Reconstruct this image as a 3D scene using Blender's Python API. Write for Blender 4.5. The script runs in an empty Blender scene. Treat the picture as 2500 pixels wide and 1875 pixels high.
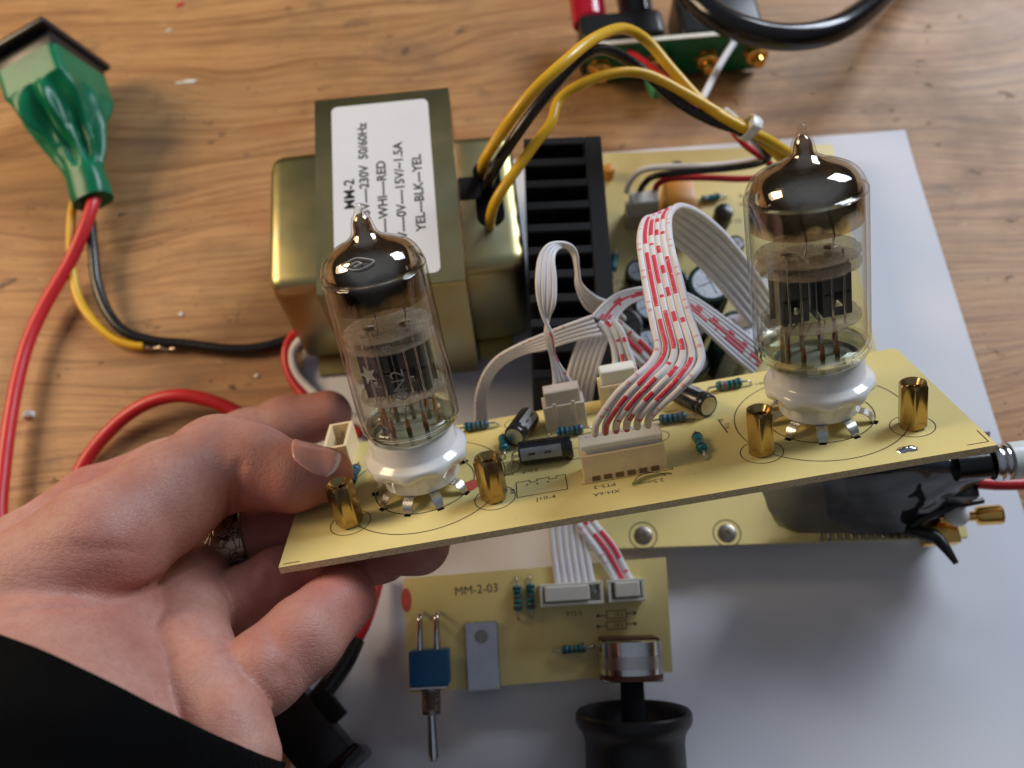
import bpy, bmesh, math, random
import numpy as np
from mathutils import Vector, Matrix
random.seed(7); rng = np.random.default_rng(7)
S = 0.001                                   # everything below is written in millimetres; table top is z = 0
sc = bpy.context.scene
col = sc.collection
rad = math.radians

# ------------------------------------------------------------------ camera
F_PX, CX, CY = 2180.0, 1250.0, 937.5        # phone camera calibrated on the photograph (2500 x 1875)
PITCH, ROLL, CAM_H = 65.880, -4.2037, 254.325
_p, _r = rad(PITCH), rad(ROLL)
FWD = np.array([0, math.cos(_p), -math.sin(_p)])
_R0 = np.array([1.0, 0, 0]); _U0 = np.array([0, math.sin(_p), math.cos(_p)])
RGT = math.cos(_r) * _R0 + math.sin(_r) * _U0
UPV = -math.sin(_r) * _R0 + math.cos(_r) * _U0
CAM = np.array([0, 0, CAM_H])
cd = bpy.data.cameras.new('camera'); cam = bpy.data.objects.new('camera', cd); col.objects.link(cam)
cd.sensor_width = 36; cd.lens = F_PX / 2500 * 36; cd.clip_start = 0.005; cd.clip_end = 50
m = Matrix.Identity(4)
for i in range(3):
    m[i][0], m[i][1], m[i][2], m[i][3] = RGT[i], UPV[i], -FWD[i], CAM[i] * S
cam.matrix_world = m
cd.dof.use_dof = True; cd.dof.focus_distance = 0.178; cd.dof.aperture_fstop = 15.0
sc.camera = cam

# ------------------------------------------------------------------ light: dim room, warm lamp on one side, cool paned window
world = bpy.data.worlds.new('World'); sc.world = world; world.use_nodes = True
_t = world.node_tree; _bg = _t.nodes['Background']                       # dim walls low down, paler ceiling overhead
_tc = _t.nodes.new('ShaderNodeTexCoord'); _sp = _t.nodes.new('ShaderNodeSeparateXYZ'); _rp = _t.nodes.new('ShaderNodeValToRGB')
_t.links.new(_tc.outputs['Generated'], _sp.inputs[0]); _t.links.new(_sp.outputs[2], _rp.inputs[0]); _t.links.new(_rp.outputs[0], _bg.inputs[0])
_e = _rp.color_ramp.elements; _e[0].position = 0.0; _e[0].color = (.09, .075, .065, 1); _e[1].position = 1.0; _e[1].color = (.72, .81, 1.0, 1)
_k = _e.new(.35); _k.color = (.20, .18, .17, 1); _k = _e.new(.62); _k.color = (.52, .57, .70, 1)
_bg.inputs[1].default_value = 0.205
sc.view_settings.view_transform = 'Standard'; sc.view_settings.look = 'None'
sc.view_settings.exposure = 0.05; sc.view_settings.gamma = 1.0; sc.view_settings.use_curve_mapping = False
sc.cycles.use_denoising = True
sc.cycles.max_bounces = 14; sc.cycles.transparent_max_bounces = 24; sc.cycles.transmission_bounces = 8
sc.cycles.caustics_reflective = False; sc.cycles.caustics_refractive = False
sc.cycles.sample_clamp_indirect = 4.0

def area(name, loc, target, sx, sy, watts, color):
    l = bpy.data.lights.new(name, 'AREA'); l.shape = 'RECTANGLE'; l.size = sx * S; l.size_y = sy * S
    l.energy = watts; l.color = color
    o = bpy.data.objects.new(name, l); col.objects.link(o)
    d = Vector(target) - Vector(loc)
    o.location = Vector(loc) * S; o.rotation_euler = d.to_track_quat('-Z', 'Y').to_euler()
    return o
area('warm_lamp', (-500, 270, 350), (0, 95, 0), 260, 220, 2.3, (1.0, 0.76, 0.48))
wx = [-1.5, -0.5, 0.5, 1.5]                 # four by three panes of a far window
wc, wt = Vector((740, 820, 640)), Vector((20, 90, 30))
wd = (wt - wc).normalized(); wr = wd.cross(Vector((0, 0, 1))).normalized(); wu = wr.cross(wd)
for a in wx:
    for b in (-1, 0, 1):
        q = wc + wr * (a * 136) + wu * (b * 136)
        area('window_pane', q, q + wd * 100, 120, 120, 1.0, (0.80, 0.88, 1.0))

# ------------------------------------------------------------------ geometry helpers
def vec(*a): return np.array(a, float)
def unit(v): v = np.asarray(v, float); return v / (np.linalg.norm(v) + 1e-12)
def ray(u, v): return FWD + RGT * (u - CX) / F_PX - UPV * (v - CY) / F_PX
def px(u, v, z):                            # the point at height z (mm above the table) seen at pixel u, v of the photograph
    d = ray(u, v); return CAM + d * (z - CAM_H) / d[2]
class Fr:                                   # a local frame: origin and three axes, in mm
    def __init__(s, O, A): s.O, s.A = np.asarray(O, float), np.asarray(A, float)
    def __call__(s, P): return s.O + np.asarray(P, float) @ s.A.T
    def at(s, u, v, h=0):                   # local x, y of the point of the plane at height h seen at pixel u, v
        n = s.A[:, 2]; d = ray(u, v); o = s.O + n * h
        P = CAM + d * (((o - CAM) @ n) / (d @ n)); return (s.A.T @ (P - s.O))[:2]
def frame(O, z, x):                         # frame with given z axis and approximate x axis
    z = unit(z); x = np.asarray(x, float); x = unit(x - z * (x @ z)); return Fr(O, np.column_stack([x, np.cross(z, x), z]))
WORLD = Fr((0, 0, 0), np.eye(3))
def spline(pts, n=60, closed=False):
    P = np.asarray(pts, float)
    if len(P) == 2: t = np.linspace(0, 1, n)[:, None]; return P[0] * (1 - t) + P[1] * t
    Q = np.vstack([2 * P[0] - P[1], P, 2 * P[-1] - P[-2]])
    d = np.linalg.norm(np.diff(P, axis=0), axis=1); k = np.concatenate([[0], np.cumsum(d)]); tt = np.linspace(0, k[-1], n)
    out = []
    for s_ in tt:
        i = min(np.searchsorted(k, s_, side='right') - 1, len(P) - 2); t = (s_ - k[i]) / max(d[i], 1e-9)
        p0, p1, p2, p3 = Q[i], Q[i + 1], Q[i + 2], Q[i + 3]
        out.append(.5 * (2 * p1 + (p2 - p0) * t + (2 * p0 - 5 * p1 + 4 * p2 - p3) * t * t + (3 * p1 - p0 - 3 * p2 + p3) * t ** 3))
    return np.array(out)
def _bevbox(sx, sy, sz, bev, seg):
    bm = bmesh.new(); bmesh.ops.create_cube(bm, size=1); bmesh.ops.scale(bm, vec=(sx, sy, sz), verts=bm.verts)
    if bev > 0: bmesh.ops.bevel(bm, geom=bm.edges[:], offset=min(bev, .49 * min(sx, sy, sz)), segments=seg, affect='EDGES', profile=.5)
    bm.verts.index_update(); V = np.array([v.co[:] for v in bm.verts]); F = [[v.index for v in f.verts] for f in bm.faces]; bm.free(); return V, F
class MB:
    def __init__(s, fr=WORLD): s.fr, s.V, s.F, s.M, s.n, s.mi, s.at = fr, [], [], [], 0, 0, []
    def raw(s, V, F, attr=None):
        V = np.asarray(V, float); s.V.append(s.fr(V)); s.F += [[i + s.n for i in f] for f in F]; s.M += [s.mi] * len(F); s.n += len(V)
        s.at.append(attr if attr is not None else np.zeros((len(V), 3))); return s
    def box(s, c, size, bev=0.0, seg=2, R=None):
        V, F = _bevbox(*size, bev, seg)
        if R is not None: V = V @ np.asarray(R).T
        return s.raw(V + np.asarray(c, float), F)
    def lathe(s, prof, p0=(0, 0, 0), ax=(0, 0, 1), n=40, rf=None, cap=True):
        f = frame(p0, ax, (1, 0, 0) if abs(unit(ax)[0]) < .9 else (0, 1, 0)); th = np.arange(n) * 2 * np.pi / n; V = []
        for r, h in prof:
            rr = r * np.ones(n) if rf is None else np.array([rf(r, h, t) for t in th])
            V.append(np.stack([rr * np.cos(th), rr * np.sin(th), np.full(n, h)], 1))
        F = [[k * n + j, k * n + (j + 1) % n, (k + 1) * n + (j + 1) % n, (k + 1) * n + j] for k in range(len(prof) - 1) for j in range(n)]
        if cap: F += [list(range(n))[::-1], [(len(prof) - 1) * n + j for j in range(n)]]
        return s.raw(f(np.vstack(V)), F)
    def cyl(s, p0, p1, r0, r1=None, n=20, cap=True, bev=0.0):
        p0, p1 = np.asarray(p0, float), np.asarray(p1, float); L = np.linalg.norm(p1 - p0); r1 = r0 if r1 is None else r1
        pr = [(r0, 0), (r1, L)] if not bev else [(r0 - bev, 0), (r0, bev), (r1, L - bev), (r1 - bev, L)]
        return s.lathe(pr, p0, p1 - p0, n, cap=cap)
    def tube(s, P, r, n=10, up=None, cap=True):
        P = np.asarray(P, float); N = len(P); T = np.gradient(P, axis=0); T /= np.linalg.norm(T, axis=1)[:, None] + 1e-12
        r = np.full(N, float(r)) if np.isscalar(r) else np.asarray(r, float)
        if up is None:
            u = np.cross(T[0], (0.3, 0.1, 1)); u = unit(u); U = [u]
            for k in range(1, N): u = unit(u - T[k] * (u @ T[k])); U.append(u)
            U = np.array(U)
        else:
            U = up - T * np.sum(up * T, 1)[:, None]; U /= np.linalg.norm(U, axis=1)[:, None] + 1e-12
        W = np.cross(T, U); L = np.concatenate([[0], np.cumsum(np.linalg.norm(np.diff(P, axis=0), axis=1))])
        th = np.arange(n) * 2 * np.pi / n; c, q = np.cos(th), np.sin(th)
        V = (P[:, None] + r[:, None, None] * (U[:, None] * c[None, :, None] + W[:, None] * q[None, :, None])).reshape(-1, 3)
        at = np.stack([np.repeat(L, n), np.tile(c, N), np.tile(q, N)], 1)
        F = [[k * n + j, k * n + (j + 1) % n, (k + 1) * n + (j + 1) % n, (k + 1) * n + j] for k in range(N - 1) for j in range(n)]
        if cap: F += [list(range(n))[::-1], [(N - 1) * n + j for j in range(n)]]
        return s.raw(V, F, at)
    def prism(s, poly, z0, z1, bottom=True):
        n = len(poly); P = np.asarray(poly, float); V = np.vstack([np.c_[P, np.full(n, z0)], np.c_[P, np.full(n, z1)]])
        F = [[j, (j + 1) % n, n + (j + 1) % n, n + j] for j in range(n)] + [list(range(n, 2 * n))]
        if bottom: F.append(list(range(n))[::-1])
        return s.raw(V, F)
    def ring(s, c, r0, r1, z, n=72, a0=0, a1=360):        # flat annulus (or arc) of printed line
        full = abs(a1 - a0) >= 360; k = n if full else n + 1; t = np.radians(np.linspace(a0, a1, n, endpoint=not full) if full else np.linspace(a0, a1, k))
        V = np.vstack([np.c_[c[0] + r * np.cos(t), c[1] + r * np.sin(t), np.full(k, z)] for r in (r0, r1)])
        F = [[j, (j + 1) % k, k + (j + 1) % k, k + j][::-1] for j in range(k if full else k - 1)]
        return s.raw(V, F)
    def strip(s, pts, w, z):                              # flat printed polyline
        P = np.asarray(pts, float)
        for a, b in zip(P[:-1], P[1:]):
            d = unit(b - a); nn = np.array([-d[1], d[0]]) * w / 2; a_, b_ = a - d * w / 2, b + d * w / 2
            s.raw(np.c_[np.array([a_ - nn, b_ - nn, b_ + nn, a_ + nn]), np.full(4, z)], [[0, 1, 2, 3]]); z += .003
        return s
    def grid(s, V, nu, nv):
        return s.raw(V, [[i * nv + j, (i + 1) * nv + j, (i + 1) * nv + j + 1, i * nv + j + 1] for i in range(nu - 1) for j in range(nv - 1)])
    def build(s, name, mat, parent=None, angle=35, label=None, origin=None, kind=None):
        V = np.vstack(s.V); root = parent
        if parent is not None: org = ORG[parent.name]
        else: org = np.asarray(origin if origin is not None else (V.min(0) + V.max(0)) / 2 * vec(1, 1, 0) + vec(0, 0, V[:, 2].min()), float)
        me = bpy.data.meshes.new(name); me.from_pydata(((V - org) * S).tolist(), [], s.F); me.update()
        at = np.vstack(s.at)
        if at.any():
            for k, nm in enumerate(('run', 'face', 'side')):
                a = me.attributes.new(nm, 'FLOAT', 'POINT'); a.data.foreach_set('value', np.ascontiguousarray(at[:, k], dtype=np.float32))
        for mm in (mat if isinstance(mat, (list, tuple)) else [mat]): me.materials.append(mm)
        if max(s.M, default=0): me.polygons.foreach_set('material_index', s.M)
        me.polygons.foreach_set('use_smooth', [angle > 0] * len(me.polygons))
        if 0 < angle < 179: me.set_sharp_from_angle(angle=rad(angle))
        o = bpy.data.objects.new(name, me); col.objects.link(o); ORG[o.name] = org
        if parent is not None: o.parent = parent
        else: o.location = org * S
        if label: o['label'] = label
        if kind: o['kind'] = kind
        return o
ORG = {}
def thing(name, label, cat, loc, group=None):
    o = bpy.data.objects.new(name, None); col.objects.link(o); o.location = np.asarray(loc, float) * S; o.empty_display_size = .01
    ORG[o.name] = np.asarray(loc, float); return tag(o, label, cat, group)
def tag(o, label, cat, group=None):
    o['label'] = label; o['category'] = cat
    if group: o['group'] = group
    return o
def text_mesh(txt, size, align='CENTER', bold=0.0):
    cu = bpy.data.curves.new('lettering', 'FONT'); cu.body = txt; cu.size = size; cu.align_x = align; cu.align_y = 'CENTER'; cu.offset = bold; cu.resolution_u = 3
    o = bpy.data.objects.new('lettering', cu); col.objects.link(o); bpy.context.view_layer.update()
    me = o.to_mesh(); V = np.array([v.co[:] for v in me.vertices]).reshape(-1, 3); F = [list(p.vertices) for p in me.polygons]
    o.to_mesh_clear(); bpy.data.objects.remove(o); bpy.data.curves.remove(cu); return V, F
def text(parent, name, txt, fr, x, y, z, size, mat, rot=0.0, align='CENTER', bold=0.0, sx=1.0, label=None):
    V, F = text_mesh(txt, size, align, bold); V = V * vec(sx, 1, 1); c, q = math.cos(rad(rot)), math.sin(rad(rot))
    W = np.c_[V[:, 0] * c - V[:, 1] * q + x, V[:, 0] * q + V[:, 1] * c + y, np.full(len(V), z)]
    return MB(fr).raw(W, F).build(name, mat, parent, angle=0, label=label)

# ------------------------------------------------------------------ materials
def srgb(h):
    h = h.lstrip('#'); c = [int(h[i:i + 2], 16) / 255 for i in (0, 2, 4)]
    return tuple((x / 12.92 if x <= .04045 else ((x + .055) / 1.055) ** 2.4) for x in c) + (1,)
class Mat:
    def __init__(s, name, color=(.5, .5, .5), rough=.5, metal=0.0, **kw):
        s.m = bpy.data.materials.new(name); s.m.use_nodes = True; s.t = s.m.node_tree; s.b = s.t.nodes['Principled BSDF']
        s.set('Base Color', color if len(color) == 4 else (*color, 1)); s.set('Roughness', rough); s.set('Metallic', metal)
        for k, v in kw.items(): s.set(k.replace('_', ' '), v)
    def set(s, k, v): s.b.inputs[k].default_value = v; return s
    def n(s, typ, **kw):
        nd = s.t.nodes.new('ShaderNode' + typ)
        for k, v in kw.items():
            if k.startswith('i_'): nd.inputs[int(k[2:]) if k[2:].isdigit() else k[2:].replace('_', ' ')].default_value = v
            else: setattr(nd, k, v)
        return nd
    def l(s, a, b): s.t.links.new(a, b); return s
    def co(s, scale=(1, 1, 1), rot=(0, 0, 0), loc=(0, 0, 0)):           # object coordinates in millimetres
        tc = s.n('TexCoord'); mp = s.n('Mapping'); mp.inputs['Scale'].default_value = [1000 * k for k in scale]
        mp.inputs['Rotation'].default_value = rot; mp.inputs['Location'].default_value = loc; s.l(tc.outputs['Object'], mp.inputs[0]); return mp.outputs[0]
    def noise(s, co, scale, detail=3, rough=.5, dist=0.0):
        nd = s.n('TexNoise'); nd.inputs['Scale'].default_value = scale; nd.inputs['Detail'].default_value = detail; nd.inputs['Roughness'].default_value = rough
        nd.inputs['Distortion'].default_value = dist; s.l(co, nd.inputs['Vector']); return nd.outputs['Fac']
    def ramp(s, x, stops):
        nd = s.n('ValToRGB'); e = nd.color_ramp.elements
        while len(e) < len(stops): e.new(.5)
        for k, (p, c) in zip(e, stops): k.position = p; k.color = c if len(c) == 4 else (*c, 1)
        s.l(x, nd.inputs[0]); return nd.outputs[0]
    def math(s, op, a, b=None, clamp=False):
        nd = s.n('Math', operation=op); nd.use_clamp = clamp
        for k, v in enumerate((a, b)):
            if v is None: continue
            if isinstance(v, (int, float)): nd.inputs[k].default_value = v
            else: s.l(v, nd.inputs[k])
        return nd.outputs[0]
    def mix(s, f, a, b, mode='MIX'):
        nd = s.n('MixRGB', blend_type=mode)
        for k, v in enumerate((f, a, b)):
            if isinstance(v, (int, float)): nd.inputs[k].default_value = v
            elif isinstance(v, tuple): nd.inputs[k].default_value = v if len(v) == 4 else (*v, 1)
            else: s.l(v, nd.inputs[k])
        return nd.outputs[0]
    def bump(s, h, dist=.1, strength=.5):
        nd = s.n('Bump'); nd.inputs['Distance'].default_value = dist * S; nd.inputs['Strength'].default_value = strength
        s.l(h, nd.inputs['Height']); s.l(nd.outputs[0], s.b.inputs['Normal']); return s
    def col(s, c): s.l(c, s.b.inputs['Base Color']); return s
    def rg(s, c): s.l(c, s.b.inputs['Roughness']); return s
def plain(name, c, rough=.5, metal=0.0, vary=.12, scale=.4, bump=0.0, bscale=2.0, **kw):   # one colour with slight mottling and handling marks
    k = Mat(name, c, rough, metal, **kw); c = c if len(c) == 4 else (*c, 1); co = k.co()
    f = k.noise(co, scale, 4, .6)
    k.col(k.ramp(f, [(.3, tuple(x * (1 - vary) for x in c[:3])), (.7, tuple(min(1, x * (1 + vary)) for x in c[:3]))]))
    r = k.noise(co, scale * 3, 3); k.rg(k.math('ADD', k.math('MULTIPLY', r, .25), max(rough - .12, .02)))
    if bump: k.bump(k.noise(co, bscale, 4, .6), bump, .6)
    return k.m

def wood():
    k = Mat('wood_pine', rough=.5)
    def warped(sx, sy, amt, loc=(0, 0, 0)):                                        # grain coordinates: stretched along x, pushed about by slow noise
        w = k.n('TexNoise'); w.inputs['Scale'].default_value = 1.0; w.inputs['Detail'].default_value = 2; k.l(k.co(scale=(.0075, .0125, .01), loc=loc), w.inputs['Vector'])
        m = k.n('VectorMath', operation='MULTIPLY_ADD'); m.inputs[1].default_value = (amt * .25, amt, 0); k.l(w.outputs['Color'], m.inputs[0]); k.l(k.co(), m.inputs[2])
        sc_ = k.n('VectorMath', operation='MULTIPLY'); sc_.inputs[1].default_value = (sx, sy, 1); k.l(m.outputs[0], sc_.inputs[0]); return sc_.outputs[0]
    broad = k.noise(warped(.006, .05, 60), 1.0, 4, .6); line = k.noise(warped(.007, .30, 45), 1.0, 6, .75); fine = k.noise(warped(.025, .8, 20), 1.0, 5, .75)
    patch = k.noise(k.co(scale=(.011, .014, .01)), 1.0, 3, .55)
    c = k.ramp(broad, [(.28, srgb('#956d45')), (.46, srgb('#b28352')), (.62, srgb('#c1925e')), (.8, srgb('#b47a49'))])
    c = k.mix(k.math('MULTIPLY', k.ramp(patch, [(.35, (0, 0, 0)), (.7, (1, 1, 1))]), .5), c, srgb('#c49867'))
    c = k.mix(k.math('MULTIPLY', k.ramp(line, [(.49, (0, 0, 0)), (.60, (1, 1, 1))]), .6), c, srgb('#7a4c28'))
    c = k.mix(k.math('MULTIPLY', k.ramp(fine, [(.50, (0, 0, 0)), (.62, (1, 1, 1))]), .42), c, srgb('#6a4526'))
    wear = k.noise(k.co(scale=(.016, .021, .01), loc=(3, 1, 0)), 1.0, 5, .65)
    c = k.mix(k.math('MULTIPLY', k.ramp(wear, [(.50, (0, 0, 0)), (.66, (1, 1, 1))]), .55), c, srgb('#765a42'))
    blot = k.noise(k.co(scale=(.03, .042, .01), loc=(7, 3, 0)), 1.0, 6, .7); c = k.mix(k.math('MULTIPLY', k.ramp(blot, [(.60, (0, 0, 0)), (.70, (1, 1, 1))]), .5), c, srgb('#4d4136'))      # grubby areas
    red = k.noise(k.co(scale=(.022, .03, .01), loc=(11, 2, 0)), 1.0, 4, .6)
    c = k.mix(k.math('MULTIPLY', k.ramp(red, [(.56, (0, 0, 0)), (.72, (1, 1, 1))]), .5), c, srgb('#a86b3c'))
    sp = k.noise(k.co(scale=(.075, .12, .2)), 1.0, 5, .75); spm = k.ramp(sp, [(.63, (0, 0, 0)), (.67, (1, 1, 1))])
    c = k.mix(k.math('MULTIPLY', spm, .8), c, srgb('#3a2f28'))                                                       # stains and dents
    sp3 = k.noise(k.co(scale=(.35, .5, .2), loc=(2, 8, 0)), 1.0, 3, .7); c = k.mix(k.math('MULTIPLY', k.ramp(sp3, [(.665, (0, 0, 0)), (.70, (1, 1, 1))]), .75), c, srgb('#41352b'))
    sp2 = k.noise(k.co(scale=(.05, .16, .2), loc=(5, 5, 5)), 1.0, 5, .75)
    c = k.mix(k.math('MULTIPLY', k.ramp(sp2, [(.64, (0, 0, 0)), (.70, (1, 1, 1))]), .55), c, srgb('#d6b88d'))         # pale scuffs
    k.col(c); k.rg(k.math('ADD', k.math('MULTIPLY', wear, .4), .30))
    k.bump(k.math('SUBTRACT', k.math('ADD', fine, line), k.math('MULTIPLY', spm, 1.5)), .22, .5)
    return k.m
def paper():
    k = Mat('paper', (.80, .80, .81), .75); co = k.co()
    f = k.noise(co, .02, 3); k.col(k.ramp(f, [(.3, (.74, .74, .785)), (.7, (.79, .79, .83))])); k.bump(k.noise(co, 1.6, 4, .6), .03, .4); return k.m
def pcb(name, a, b, edge=False):
    k = Mat(name, a, .42 if not edge else .8); co = k.co()
    f = k.noise(co, .035, 3, .6); c = k.mix(f, (*a, 1), (*b, 1))
    w = k.noise(k.co(scale=(1.2, .12, 1)), 1.0, 3, .6); c = k.mix(k.math('MULTIPLY', w, .12), c, tuple(x * .6 for x in b) + (1,))
    sp = k.noise(co, .5, 3, .7); c = k.mix(k.math('MULTIPLY', k.ramp(sp, [(.72, (0, 0, 0)), (.76, (1, 1, 1))]), .6), c, (.12, .07, .03, 1))
    if edge: c = k.mix(k.math('MULTIPLY', k.ramp(k.noise(co, 2.2, 4, .7), [(.4, (0, 0, 0)), (.62, (1, 1, 1))]), .5), c, (.35, .24, .10, 1)); k.bump(k.noise(co, 3, 4, .7), .15, .8)
    else: k.bump(k.noise(co, .8, 4, .6), .02, .35)
    k.col(c); k.rg(k.math('ADD', k.math('MULTIPLY', k.noise(co, .3, 4), .3), .66 if edge else .28)); return k.m
def zinc():
    k = Mat('passivated_steel', (.42, .37, .2), .34, 1.0); co = k.co()
    f = k.noise(k.co(scale=(.03, .03, .02)), 1.0, 3, .6)
    k.col(k.ramp(f, [(.3, srgb('#aaa473')), (.5, srgb('#b9ac7a')), (.68, srgb('#b0b498'))]))
    k.rg(k.math('ADD', k.math('MULTIPLY', k.noise(co, .12, 4), .16), .27)); k.bump(k.noise(co, .08, 3), .05, .25); return k.m
def metal(name, c, rough=.25, vary=.1): return plain(name, c, rough, 1.0, vary, .5, .02, 1.2)
def brass():
    k = Mat('brass', (.62, .40, .12), .24, 1.0); co = k.co()
    k.col(k.ramp(k.noise(co, .12, 3, .5), [(.3, (.38, .26, .10)), (.7, (.48, .34, .15))])); k.rg(k.math('ADD', k.math('MULTIPLY', k.noise(co, .5, 3), .14), .16)); return k.m
def glass(name, tint, base=.0):
    k = Mat(name); t = k.t; t.nodes.remove(k.b); out = t.nodes['Material Output']
    tr = k.n('BsdfTransparent'); lw = k.n('LayerWeight'); lw.inputs[0].default_value = .5          # the longer path through the wall towards the rim absorbs more
    k.l(k.ramp(lw.outputs['Facing'], [(.0, tint), (.62, tint), (.86, tuple(x * .80 for x in tint[:3])), (1., tuple(x * .42 for x in tint[:3]))]), tr.inputs[0])
    gl = k.n('BsdfGlossy'); gl.inputs['Roughness'].default_value = .02; gl.inputs[0].default_value = (1, 1, 1, 1)
    fr = k.n('Fresnel'); geo = k.n('NewGeometry'); k.l(k.math('ADD', k.math('MULTIPLY', geo.outputs['Backfacing'], 1 / 1.5 - 1.5), 1.5), fr.inputs[0]); mx = k.n('MixShader')
    k.l(fr.outputs[0], mx.inputs[0]); k.l(tr.outputs[0], mx.inputs[1]); k.l(gl.outputs[0], mx.inputs[2]); k.l(mx.outputs[0], out.inputs[0]); return k.m
def getter():                                                 # silvery flash on the glass that thins to brown and ends
    k = Mat('getter_flash', (.42, .37, .33), .06, 1.0); t = k.t; out = t.nodes['Material Output']
    at = k.n('Attribute', attribute_name='run'); wob = k.noise(k.co(), .16, 3)
    h = k.math('ADD', at.outputs['Fac'], k.math('MULTIPLY', k.math('SUBTRACT', wob, .5), .5))
    k.col(k.ramp(h, [(.0, (.20, .11, .05)), (.09, (.08, .065, .055)), (.30, (.11, .095, .085)), (.46, (.58, .52, .45)), (.75, (.58, .49, .40)), (1, (.50, .40, .30))]))  # dark lower band paints in the dark surroundings mirrored by the coating
    tr = k.n('BsdfTransparent'); tr.inputs[0].default_value = (.66, .50, .36, 1); mx = k.n('MixShader')
    k.l(k.ramp(h, [(.02, (0, 0, 0)), (.17, (.96, .96, .96)), (.5, (.92, .92, .92)), (.8, (.72, .72, .72)), (1, (.42, .42, .42))]), mx.inputs[0])
    k.l(tr.outputs[0], mx.inputs[1]); k.l(k.b.outputs[0], mx.inputs[2]); k.l(mx.outputs[0], out.inputs[0]); return k.m
def mica():
    k = Mat('mica', (.52, .48, .44), .35); t = k.t; out = t.nodes['Material Output']; k.col(k.ramp(k.noise(k.co(), .4, 4), [(.3, (.30, .23, .18)), (.7, (.48, .41, .35))]))
    tr = k.n('BsdfTransparent'); mx = k.n('MixShader'); mx.inputs[0].default_value = .44
    k.l(tr.outputs[0], mx.inputs[1]); k.l(k.b.outputs[0], mx.inputs[2]); k.l(mx.outputs[0], out.inputs[0]); return k.m
def printed_wire(name, period, duty, dot, off, c=(.70, .055, .10)):
    k = Mat(name, (.78, .77, .79), .42); A = k.n('Attribute', attribute_name='run').outputs['Fac']; Fc = k.n('Attribute', attribute_name='face').outputs['Fac']
    f = k.math('FRACT', k.math('DIVIDE', k.math('ADD', A, off), period)); mask = k.math('LESS_THAN', f, duty)
    if dot: mask = k.math('MAXIMUM', mask, k.math('MULTIPLY', k.math('GREATER_THAN', f, dot), k.math('LESS_THAN', f, dot + .045)))
    wear = k.math('GREATER_THAN', k.noise(k.co(), 1.6, 4, .7), .36)
    mask = k.math('MULTIPLY', k.math('MULTIPLY', mask, k.math('GREATER_THAN', Fc, .74)), wear)
    k.col(k.mix(mask, k.ramp(k.noise(k.co(), .2, 3), [(.3, (.72, .71, .74)), (.7, (.80, .79, .80))]), (*c, 1))); return k.m
def skin():
    k = Mat('skin', (.5, .28, .19), .5); co = k.co(); red = k.n('Attribute', attribute_name='run').outputs['Fac']
    f = k.noise(co, .07, 4, .6); c = k.ramp(f, [(.3, srgb('#b28173')), (.52, srgb('#c09081')), (.75, srgb('#cc9f90'))])
    c = k.mix(k.math('MULTIPLY', red, .85), c, srgb('#b05a52'))
    c = k.mix(k.math('MULTIPLY', k.ramp(k.noise(co, .24, 5, .7), [(.42, (0, 0, 0)), (.68, (1, 1, 1))]), .32), c, srgb('#b0675a'))       # blotches
    c = k.mix(k.math('MULTIPLY', k.ramp(k.noise(co, .9, 4, .7), [(.5, (0, 0, 0)), (.7, (1, 1, 1))]), .22), c, srgb('#93523f'))
    k.col(c); k.set('Subsurface Weight', .0); k.b.inputs['Subsurface Radius'].default_value = (1.0, .35, .2); k.set('Subsurface Scale', .0015); k.set('Specular IOR Level', .35)
    def cells(sc_, rot):
        v = k.n('TexVoronoi', feature='DISTANCE_TO_EDGE'); v.inputs['Scale'].default_value = 1.0; k.l(k.co(scale=sc_, rot=rot), v.inputs['Vector']); return k.math('MINIMUM', v.outputs['Distance'], .14)
    ln = k.noise(k.co(scale=(.10, 1.3, .6), rot=(0, 0, rad(8))), 1.0, 5, .7); ln2 = k.noise(k.co(scale=(.8, .14, .6), rot=(0, 0, rad(-25))), 1.0, 4, .65)
    h = k.math('ADD', k.math('ADD', ln, k.math('MULTIPLY', ln2, .7)), k.math('MULTIPLY', k.math('ADD', cells((.5, .95, .8), (0, 0, .2)), cells((1.0, .6, .8), (0, 0, -.5))), 3.2)); k.bump(h, .2, .33)
    k.rg(k.math('ADD', k.math('MULTIPLY', f, .25), .38)); return k.m
def cloth():
    k = Mat('black_knit', (.0035, .0035, .0035), .95, Specular_IOR_Level=.1); co = k.co(); w = k.n('TexWave', wave_type='BANDS'); w.inputs['Scale'].default_value = .9; w.inputs['Distortion'].default_value = 2; k.l(co, w.inputs['Vector'])
    k.bump(k.math('ADD', w.outputs['Fac'], k.noise(co, 1.6, 4, .7)), .3, .6); return k.m
def green_wrap():
    k = Mat('green_heat_shrink', (.0, .16, .07), .3); co = k.co(); k.col(k.ramp(k.noise(co, .06, 3), [(.3, (.0, .115, .05)), (.7, (.004, .20, .095))])); k.bump(k.noise(co, .2, 2, .5), .25, .3); k.set('Specular IOR Level', .3); return k.m
def film():
    k = Mat('grey_film', (.03, .031, .036), .06); t = k.t; out = t.nodes['Material Output']; k.bump(k.noise(k.co(), .07, 2, .5), 2.0, .6)
    tr = k.n('BsdfTransparent'); tr.inputs[0].default_value = (.62, .62, .68, 1); mx = k.n('MixShader'); mx.inputs[0].default_value = .74
    k.l(tr.outputs[0], mx.inputs[1]); k.l(k.b.outputs[0], mx.inputs[2]); k.l(mx.outputs[0], out.inputs[0]); return k.m
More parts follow.
